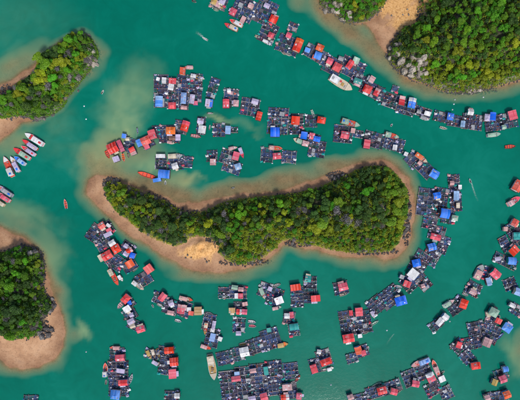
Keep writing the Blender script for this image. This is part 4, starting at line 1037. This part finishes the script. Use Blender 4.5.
import bmesh
def rock_mesh(seed):
    r = random.Random(seed)
    bm = bmesh.new(); bmesh.ops.create_icosphere(bm, subdivisions=3, radius=1)
    dirs = [Vector((r.gauss(0, 1), r.gauss(0, 1), r.gauss(0, 1))).normalized() for _ in range(14)]
    for v in bm.verts:
        p = v.co.normalized(); s = 1.0
        for d in dirs:                       # facets
            c = p.dot(d)
            if c > .72: s = min(s, .72 / c * 1.02)
        s *= 1 + .10 * math.sin(p.x * 9 + seed) * math.cos(p.y * 8 - seed) + r.uniform(-.05, .05)
        v.co = p * s
        if v.co.z > 0: v.co.z *= 1.15
    m = bpy.data.meshes.new("rock"); bm.to_mesh(m); bm.free(); m.materials.append(M_ROCK)
    return m
ROCKS = [rock_mesh(i) for i in range(8)]
M_PALE = M_ROCK.copy(); M_PALE.name = "pale_limestone"
for n_ in M_PALE.node_tree.nodes:
    if n_.type == 'VALTORGB':
        for e_, c_ in zip(n_.color_ramp.elements, [(0.08, 0.065, 0.055), (0.24, 0.205, 0.17), (0.46, 0.41, 0.34), (0.62, 0.57, 0.48)]): e_.color = (*c_, 1)
PALES = []
for m_ in ROCKS:
    q_ = m_.copy(); q_.materials.clear(); q_.materials.append(M_PALE); PALES.append(q_)
# (px, py, rx, ry, count, min r, max r, place words)
ROCK_BEDS = [(188,258,5,2,5,.5,.9,"at the foot of the long island's earth bank"),(207,261,4,2,4,.5,.9,"below the long island's earth bank"),(110,183,8,5,14,.8,2.0,"at the long island's left tip"),(338,176,9,4,12,.7,1.8,"on the long island's north beach"),(408,218,4,24,26,.8,2.2,"on the long island's right shore"),(300,243,12,4,14,.7,1.6,"beside the long island's south bay"),
 (338,217,12,5,14,.8,2.0,"on the crest of the long island"),(382,212,10,5,12,.8,2.0,"on the right crest of the long island"),(150,217,14,10,16,.8,1.8,"on the long island's left slope"),(213,236,8,6,12,.7,1.8,"beside the long island's bare earth bank"),(375,252,22,3,16,.6,1.5,"on the long island's lower right shore"),
 (245,263,22,3,12,.6,1.4,"on the long island's south shore"),(90,58,5,10,14,1.0,2.4,"on the upper left island's right cliff"),(74,86,6,12,18,.9,2.2,"on the upper left island's lower cliff"),(42,116,20,3,20,.8,2.0,"on the upper left island's lower shore"),(80,33,7,4,8,.8,2.0,"at the upper left island's tip"),(12,90,16,6,14,.8,1.8,"on the upper left island's left shore"),
 (22,252,15,4,20,1.0,2.4,"on the lower left island's upper shore"),(38,272,3,16,14,.8,2.0,"on the lower left island's right shore"),(46,306,6,7,16,.8,2.2,"on the lower left island's right point"),(42,333,8,6,16,.9,2.4,"on the lower left island's beach"),
 (413,64,14,7,30,1.2,3.2,"on the headland's rocky corner"),(424,72,16,5,20,.9,2.4,"on the headland's lower left shore"),(394,52,4,8,10,.8,2.0,"on the headland's beach side"),(470,90,24,2.5,18,.7,1.6,"on the headland's lower shore"),(440,46,10,4,8,.8,1.8,"among the headland's trees"),
 (333,5,9,5,18,1.0,2.6,"on the left of the top knoll"),(346,16,5,3,10,.9,2.0,"on the foot of the top knoll"),(404,12,12,9,6,.6,1.1,"on the headland's bare sand"),(398,48,3,3,4,.7,1.2,"on the brown beach")]
for (px, py, rx, ry, cnt, r0, r1, where) in ROCK_BEDS:
    for k in range(max(3, int(cnt * .68))):
        a_ = random.uniform(0, 6.28); q = math.sqrt(random.random())
        x, y, _ = P(px + rx * q * math.cos(a_), py + ry * q * math.sin(a_), 4)
        r = random.uniform(r0, r1)
        z = height_at(x, y)
        pale = ("headland" in where or "knoll" in where or "upper left island's right" in where)
        o = new("rock", random.choice(PALES if pale else ROCKS), None, (x, y, z + r * .12), random.uniform(0, 6.28), (r * random.uniform(.8, 1.3), r * random.uniform(.7, 1.1), r * random.uniform(.7, 1.25)))
        o["label"] = f"weathered {'pale' if pale else 'grey'} limestone rock {where}"; o["category"] = "rock"; o["group"] = "rocks " + where

# broken stone between the rocks and along the steep shores
def rubble(I, n):
    V = I['V']; pts = []
    per = [(np.array(V[i]), np.array(V[(i + 1) % len(V)])) for i in range(len(V))]
    beds = [b_ for b_ in ROCK_BEDS if I['key'] == bed_owner(b_[7]) and b_[4] > 6]
    while len(pts) < n:
        if random.random() < .62 and beds:
            b_ = random.choice(beds); a_ = random.uniform(0, 6.28); q = random.random() ** .6 * 1.25
            x, y, _ = P(b_[0] + b_[2] * q * math.cos(a_), b_[1] + b_[3] * q * math.sin(a_), 3)
        else:
            a_, c_ = random.choice(per); t = random.random(); p = a_ + (c_ - a_) * t
            if I['key'] == 'long' and fbm(np.array([p[0]]), np.array([p[1]]), 22.0)[0] < .1: continue
            x, y = p[0] + random.gauss(0, .9), p[1] + random.gauss(0, .9)
        if abs(x) < 185 and abs(y) < 145: pts.append((x, y))
    v = []; f = []
    for (x, y) in pts:
        z = height_at(x, y); r = random.uniform(.25, .85); b0 = len(v)
        k = 5
        ph = random.uniform(0, 6.28)
        for j in range(k):
            a_ = ph + 6.283 * j / k; q = r * random.uniform(.7, 1.25)
            v.append((x + q * math.cos(a_), y + q * math.sin(a_), z - .25))
        for j in range(k):
            a_ = ph + 6.283 * j / k + .3; q = r * random.uniform(.3, .8)
            v.append((x + q * math.cos(a_), y + q * math.sin(a_), z + r * random.uniform(.4, 1.0)))
        for j in range(k):
            j2 = (j + 1) % k
            f.append((b0 + j, b0 + j2, b0 + k + j2, b0 + k + j))
        f.append(tuple(b0 + k + j for j in range(k)))
    m = bpy.data.meshes.new("rubble"); m.from_pydata(v, [], f); m.materials.append(M_ROCK)
    o = new("rubble", m); o["kind"] = "stuff"; o["label"] = f"broken dark rock along the edge of {I['name']}"
def bed_owner(w):
    return 'long' if 'long island' in w else 'upper_left' if 'upper left' in w else 'lower_left' if 'lower left island' in w else 'knoll' if 'knoll' in w else 'headland'
for I in ISLANDS:
    rubble(I, {'long': 2600, 'upper_left': 1500, 'lower_left': 1100, 'headland': 1500, 'knoll': 500}[I['key']])

# ------------------------------------------------------------------ trees
def leaf_mat(name, c0, c1, c2, trans=0.32):
    m, nt, b = mat_base(name)
    L = nt.links.new
    geo = N(nt, "ShaderNodeNewGeometry"); oi = N(nt, "ShaderNodeObjectInfo")
    rp = ramp(nt, [(0.0, c0), (0.5, c1), (1.0, c2)])
    L(geo.outputs["Random Per Island"], rp.inputs[0])
    hsv = N(nt, "ShaderNodeHueSaturation"); L(rp.outputs[0], hsv.inputs["Color"])
    mh = N(nt, "ShaderNodeMapRange"); mh.inputs["To Min"].default_value = 0.492; mh.inputs["To Max"].default_value = 0.522; L(oi.outputs["Random"], mh.inputs["Value"]); L(mh.outputs[0], hsv.inputs["Hue"])
    wn_ = N(nt, "ShaderNodeTexWhiteNoise", noise_dimensions='1D'); L(oi.outputs["Random"], wn_.inputs["W"])
    mv = N(nt, "ShaderNodeMapRange"); mv.inputs["To Min"].default_value = 0.80; mv.inputs["To Max"].default_value = 1.5; L(wn_.outputs["Value"], mv.inputs["Value"]); L(mv.outputs[0], hsv.inputs["Value"])
    L(hsv.outputs[0], b.inputs["Base Color"]); b.inputs["Roughness"].default_value = 0.55
    tl = N(nt, "ShaderNodeBsdfTranslucent"); L(hsv.outputs[0], tl.inputs[0])
    ms = N(nt, "ShaderNodeMixShader"); ms.inputs[0].default_value = trans
    L(b.outputs[0], ms.inputs[1]); L(tl.outputs[0], ms.inputs[2]); L(ms.outputs[0], nt.nodes["Material Output"].inputs["Surface"])
    return m
LEAF = {
 'dark': leaf_mat("leaves_dark_green", (0.030, 0.070, 0.012), (0.055, 0.125, 0.016), (0.10, 0.19, 0.024)),
 'mid': leaf_mat("leaves_mid_green", (0.085, 0.185, 0.007), (0.145, 0.28, 0.008), (0.22, 0.38, 0.014)),
 'bright': leaf_mat("leaves_bright_green", (0.080, 0.24, 0.006), (0.12, 0.34, 0.008), (0.18, 0.42, 0.015)),
 'olive': leaf_mat("leaves_olive", (0.20, 0.235, 0.006), (0.31, 0.36, 0.008), (0.43, 0.47, 0.014)),
 'grey': leaf_mat("twigs_grey", (0.07, 0.065, 0.07), (0.15, 0.14, 0.145), (0.25, 0.23, 0.24), 0.05)}
M_BARK = weathered("bark", (0.10, 0.075, 0.055), rough=0.95, vary=0.4, dirt_amt=0.5, scale=3)

def leaves_np(rng, centres, radii, n, size, up=0.35):
    """n leaf quads spread through ellipsoid lobes"""
    w = radii ** 2; w = w / w.sum()
    pick = rng.choice(len(centres), n, p=w)
    d = rng.normal(size=(n, 3)); d /= np.linalg.norm(d, axis=1, keepdims=True)
    d[:, 2] = np.where(d[:, 2] < -0.35, -d[:, 2], d[:, 2])
    rr_ = radii[pick] * (0.55 + 0.48 * rng.random(n) ** 0.6)
    c = centres[pick] + d * rr_[:, None] * np.array([1, 1, .78])
    nr = d + rng.normal(size=(n, 3)) * .75 + np.array([0, 0, up]); nr /= np.linalg.norm(nr, axis=1, keepdims=True)
    t = np.cross(nr, rng.normal(size=(n, 3))); t /= np.linalg.norm(t, axis=1, keepdims=True)
    bt = np.cross(nr, t)
    s = size * (0.6 + 0.8 * rng.random(n))[:, None]
    v = np.stack([c - t * s, c - bt * s * .55 + nr * s * .1, c + t * s, c + bt * s * .55 + nr * s * .1], 1)
    return v.reshape(-1, 3)
def quads_mesh(name, v, mat):
    m = bpy.data.meshes.new(name)
    n = len(v) // 4
    m.vertices.add(len(v)); m.vertices.foreach_set("co", v.astype(np.float32).ravel())
    m.loops.add(len(v)); m.loops.foreach_set("vertex_index", np.arange(len(v), dtype=np.int32))
    m.polygons.add(n); m.polygons.foreach_set("loop_start", np.arange(0, len(v), 4, dtype=np.int32)); m.polygons.foreach_set("loop_total", np.full(n, 4, dtype=np.int32))
    m.update(calc_edges=True); m.materials.append(mat)
    return m
CROWNS = {k: [] for k in LEAF}; TRUNKS = []
for s_ in range(10):
    rng = np.random.default_rng(100 + s_); r = random.Random(200 + s_)
    nl = r.randint(5, 12)
    cen = []; rad = []
    for i in range(nl):
        a_ = i * 2.4 + r.uniform(-.4, .4); q = 1.75 * math.sqrt((i + .3) / nl) * r.uniform(.55, 1.35)
        cen.append((q * math.cos(a_), q * math.sin(a_), 3.6 + 1.1 * (1 - (q / 1.9) ** 2) + r.uniform(-.8, .7))); rad.append(r.uniform(.42, 1.25) * (1.15 - .2 * q / 1.9))
    cen = np.array(cen); rad = np.array(rad)
    base_v = leaves_np(rng, cen, rad, 2600, .21)
    bare_v = leaves_np(rng, cen * np.array([.9, .9, .95]), rad, 420, .20, 0)
    for kname in LEAF:
        CROWNS[kname].append(quads_mesh("crown", base_v if kname != 'grey' else bare_v, LEAF[kname]))
    tb = MB(); tb.tube((0, 0, -1.0), (.1, .05, 2.2), .22, .15, 7)
    for i in range(0, nl, 1):
        c = cen[i]; tb.tube((.1, .05, 1.4 + .1 * (i % 5)), (c[0] * .85, c[1] * .85, c[2] - .1), .09, .03, 5)
    TRUNKS.append(tb.mesh("trunk", M_BARK))

KINDNAME = {'dark': "dark green", 'mid': "mid green", 'bright': "bright green", 'olive': "yellow-green", 'grey': "grey leafless"}
# colour patches: (px, py, rx, ry, weights)
def tree_kind(key, px, py):
    w = {'long': dict(dark=3, mid=4, bright=1.0, olive=2, grey=1.3), 'upper_left': dict(dark=2.2, mid=4, bright=1.5, olive=2.0, grey=1.4), 'lower_left': dict(dark=1.5, mid=4, bright=5, olive=.4, grey=.7),
         'headland': dict(dark=.9, mid=5, bright=3.5, olive=2.4, grey=.35), 'knoll': dict(dark=.8, mid=4, bright=4, olive=1, grey=.3)}[key].copy()
    if key == 'long':
        if 228 < px < 242 and 212 < py < 240: w = dict(bright=6, mid=2)
        elif py > 228 and px > 232: w = dict(olive=7, mid=3, bright=1.2, grey=.6)
        elif 170 < px < 228: w = dict(dark=4, mid=2, grey=3, olive=1)
        elif px < 170: w = dict(dark=4, mid=3, olive=2, grey=2.0)
        elif 325 < px < 375 and 178 < py < 208: w = dict(bright=3, mid=5, dark=1.5)
        elif px > 385: w = dict(olive=4, mid=3)
        elif py < 205: w = dict(dark=4, mid=4, bright=1)
    if key == 'headland':
        if px < 425 and py > 25: w = dict(dark=4, mid=3, grey=1)
        elif py > 60: w = dict(olive=4, mid=4, bright=1.5, grey=.4)
        elif py < 35: w = dict(mid=4, bright=4, dark=2)
    n_ = float(fbm(np.array([px * .65 + 400]), np.array([py * .65 + 900]), 15.0, 3)[0])
    for k_ in w:
        if n_ < -.08: w[k_] *= {'dark': 4, 'grey': 2.2, 'mid': .8, 'bright': .4, 'olive': .5}[k_]
        elif n_ > .12: w[k_] *= {'dark': .25, 'grey': .4, 'mid': 1, 'bright': 2.2, 'olive': 2.2}[k_]
    ks = list(w); return random.choices(ks, [w[k] for k in ks])[0]

ISLNAME = {'long': "the long island", 'upper_left': "the upper left island", 'lower_left': "the lower left island", 'headland': "the headland", 'knoll': "the knoll on the top edge"}
TREES = []
BARE = [b_ for b_ in ROCK_BEDS if 'crest' in b_[7] or 'rocky corner' in b_[7] or 'cliff' in b_[7] or 'top knoll' in b_[7] or 'upper shore' in b_[7]]
under_v = {k: [] for k in ('dark', 'mid', 'olive')}
for I in ISLANDS:
    V = I['V']; lo = V.min(0); hi = V.max(0)
    lo = np.maximum(lo, [-190, -150]); hi = np.minimum(hi, [190, 150])
    cand = RNG.random((9000, 2)) * (hi - lo) + lo
    d = sdf(V, cand[:, 0], cand[:, 1])
    cand = cand[d > 0.8]; d = d[d > 0.8]
    acc = np.zeros((0, 3))
    for (x, y), dv in zip(cand, d):
        z = height_at(x, y)
        k = CAM_H / (CAM_H - z - 4)
        if abs(x * k) > 182 or abs(y * k) > 143: continue
        px, py = x * k / S + 260, 200 - y * k / S
        r = random.choice([random.uniform(1.2, 2.2), random.uniform(1.8, 3.9)]) if dv > 4 else random.uniform(1.0, 2.0)
        if I['key'] == 'headland': r = min(r, 2.8) * .85
        if I['key'] == 'long' and py > 228 and px > 232: r = random.uniform(.9, 1.7)
        if float(fbm(np.array([x * 1.0]), np.array([y * 1.0]), 11.0)[0]) < -.42 and random.random() < .7: continue
        if len(acc) and ((acc[:, 0] - x) ** 2 + (acc[:, 1] - y) ** 2 < ((acc[:, 2] + r) * .66) ** 2).any(): continue
        sx, sy, _ = P(203, 249, 3)
        if I['key'] == 'long' and ((x - sx) / 11) ** 2 + ((y - sy) / 7.5) ** 2 < 1: continue
        if any(((px - b_[0]) / b_[2]) ** 2 + ((py - b_[1]) / b_[3]) ** 2 < 1 and random.random() < .62 for b_ in BARE): continue
        acc = np.vstack([acc, (x, y, r)])
        kind = tree_kind(I['key'], px, py)
        sc_ = r / 2.15 * random.uniform(.95, 1.12)
        TREES.append((I, kind, x, y, z, px, py, r, (sc_ * random.uniform(.78, 1.2), sc_ * random.uniform(.78, 1.2), min(sc_, 1.3) * random.uniform(.85, 1.15) * (1.0 if dv > 4 else .8)), random.randrange(10), random.uniform(0, 6.28)))
    # undergrowth between the crowns
    m = int(((d > 0).sum() / max(len(cand), 1)) * 1)
    uc = RNG.random((140000, 2)) * (hi - lo) + lo
    du = sdf(V, uc[:, 0], uc[:, 1]); uc = uc[du > -0.6][:42000]
    if I['key'] == 'knoll': uc = uc[:7000]
    if len(uc):
        sx, sy, _ = P(203, 249, 3)
        keep = ((uc[:, 0] - sx) / 10.5) ** 2 + ((uc[:, 1] - sy) / 7) ** 2 > 1
        uc = uc[keep]
        keep = fbm(uc[:, 0], uc[:, 1], 8.0) > -0.28
        uc = uc[keep]
        hz = np.array([height_at(x, y) for x, y in uc])
        nn = len(uc)
        c = np.column_stack([uc, hz + RNG.random(nn) ** 1.5 * 2.0 + .1])
        nr = RNG.normal(size=(nn, 3)) * .6 + np.array([0, 0, 1]); nr /= np.linalg.norm(nr, axis=1, keepdims=True)
        t = np.cross(nr, RNG.normal(size=(nn, 3))); t /= np.linalg.norm(t, axis=1, keepdims=True); bt = np.cross(nr, t)
        s2 = (.20 + .32 * RNG.random(nn))[:, None]
        v = np.stack([c - t * s2, c - bt * s2 * .6, c + t * s2, c + bt * s2 * .6], 1).reshape(-1, 3)
        o = new("undergrowth", quads_mesh("undergrowth", v, LEAF['olive' if I['key'] in ('long', 'headland') else 'mid']))
        o["kind"] = "stuff"; o["label"] = f"low leafy undergrowth between the trees of {ISLNAME[I['key']]}"

def tree_place(I, px, py):
    V = np.array(I['veg']); V = np.clip(V, [0, 0], [520, 400]); lo, hi = V.min(0), V.max(0)
    u = (px - lo[0]) / (hi[0] - lo[0]); near = V[np.abs(V[:, 0] - px) < 14]
    a = "left end" if u < .15 else "left part" if u < .38 else "middle" if u < .62 else "right part" if u < .86 else "right end"
    if len(near) == 0: near = V
    t, bo = near[:, 1].min(), near[:, 1].max(); w = (py - t) / max(bo - t, 1)
    return ("upper edge" if w < .28 else "lower edge" if w > .72 else "crest") + ", " + a + ","
TREES.sort(key=lambda t: -t[7] * (0.3 if (not 0 < t[5] < 520 or not 0 < t[6] < 400) else 1))
N_OBJ = 300
for (I, kind, x, y, z, px, py, r, sc_, i, rz) in TREES[:N_OBJ]:
    root = new("broadleaf_tree" if kind != 'grey' else "leafless_tree", None, None, (x, y, z - .1), rz, sc_)
    place = tree_place(I, px, py)
    root["label"] = f"{KINDNAME[kind]} tree on the {place} of {ISLNAME[I['key']]}"
    root["category"] = "tree"; root["group"] = f"{KINDNAME[kind]} trees on the {place} of {ISLNAME[I['key']]}"
    new("trunk", TRUNKS[i], root); new("crown", CROWNS[kind][i], root)
# the smaller trees between them, too many to tell apart
def coords(m):
    a = np.empty(len(m.vertices) * 3, np.float32); m.vertices.foreach_get("co", a); return a.reshape(-1, 3)
base = {k: [coords(m) for m in ms_] for k, ms_ in CROWNS.items()}
allv = []; mids = []; KL = list(LEAF)
for (I, kind, x, y, z, px, py, r, sc_, i, rz) in TREES[N_OBJ:]:
    v = base[kind][i].reshape(-1, 4, 3)[::3].reshape(-1, 3) if kind != 'grey' else base[kind][i]
    ctr = v.reshape(-1, 4, 3).mean(1, keepdims=True)
    if kind != 'grey': v = (ctr + (v.reshape(-1, 4, 3) - ctr) * 1.5).reshape(-1, 3)
    v = v * np.array(sc_); c, s_ = math.cos(rz), math.sin(rz)
    allv.append(np.column_stack([v[:, 0] * c - v[:, 1] * s_ + x, v[:, 0] * s_ + v[:, 1] * c + y, v[:, 2] + z - .1])); mids.append(np.full(len(v) // 4, KL.index(kind), np.int32))
if allv:
    m = quads_mesh("small_trees", np.concatenate(allv), LEAF[KL[0]])
    for k in KL[1:]: m.materials.append(LEAF[k])
    m.polygons.foreach_set("material_index", np.concatenate(mids))
    o = new("small_trees", m); o["kind"] = "stuff"; o["label"] = "smaller trees filling the canopy of the islands"
n_tree = len(TREES)

write_labels()
print("trees", n_tree, "rafts", n_raft, "houses", n_house, "boats", n_boat, "clutter", len(placed), "objects", len(bpy.data.objects))
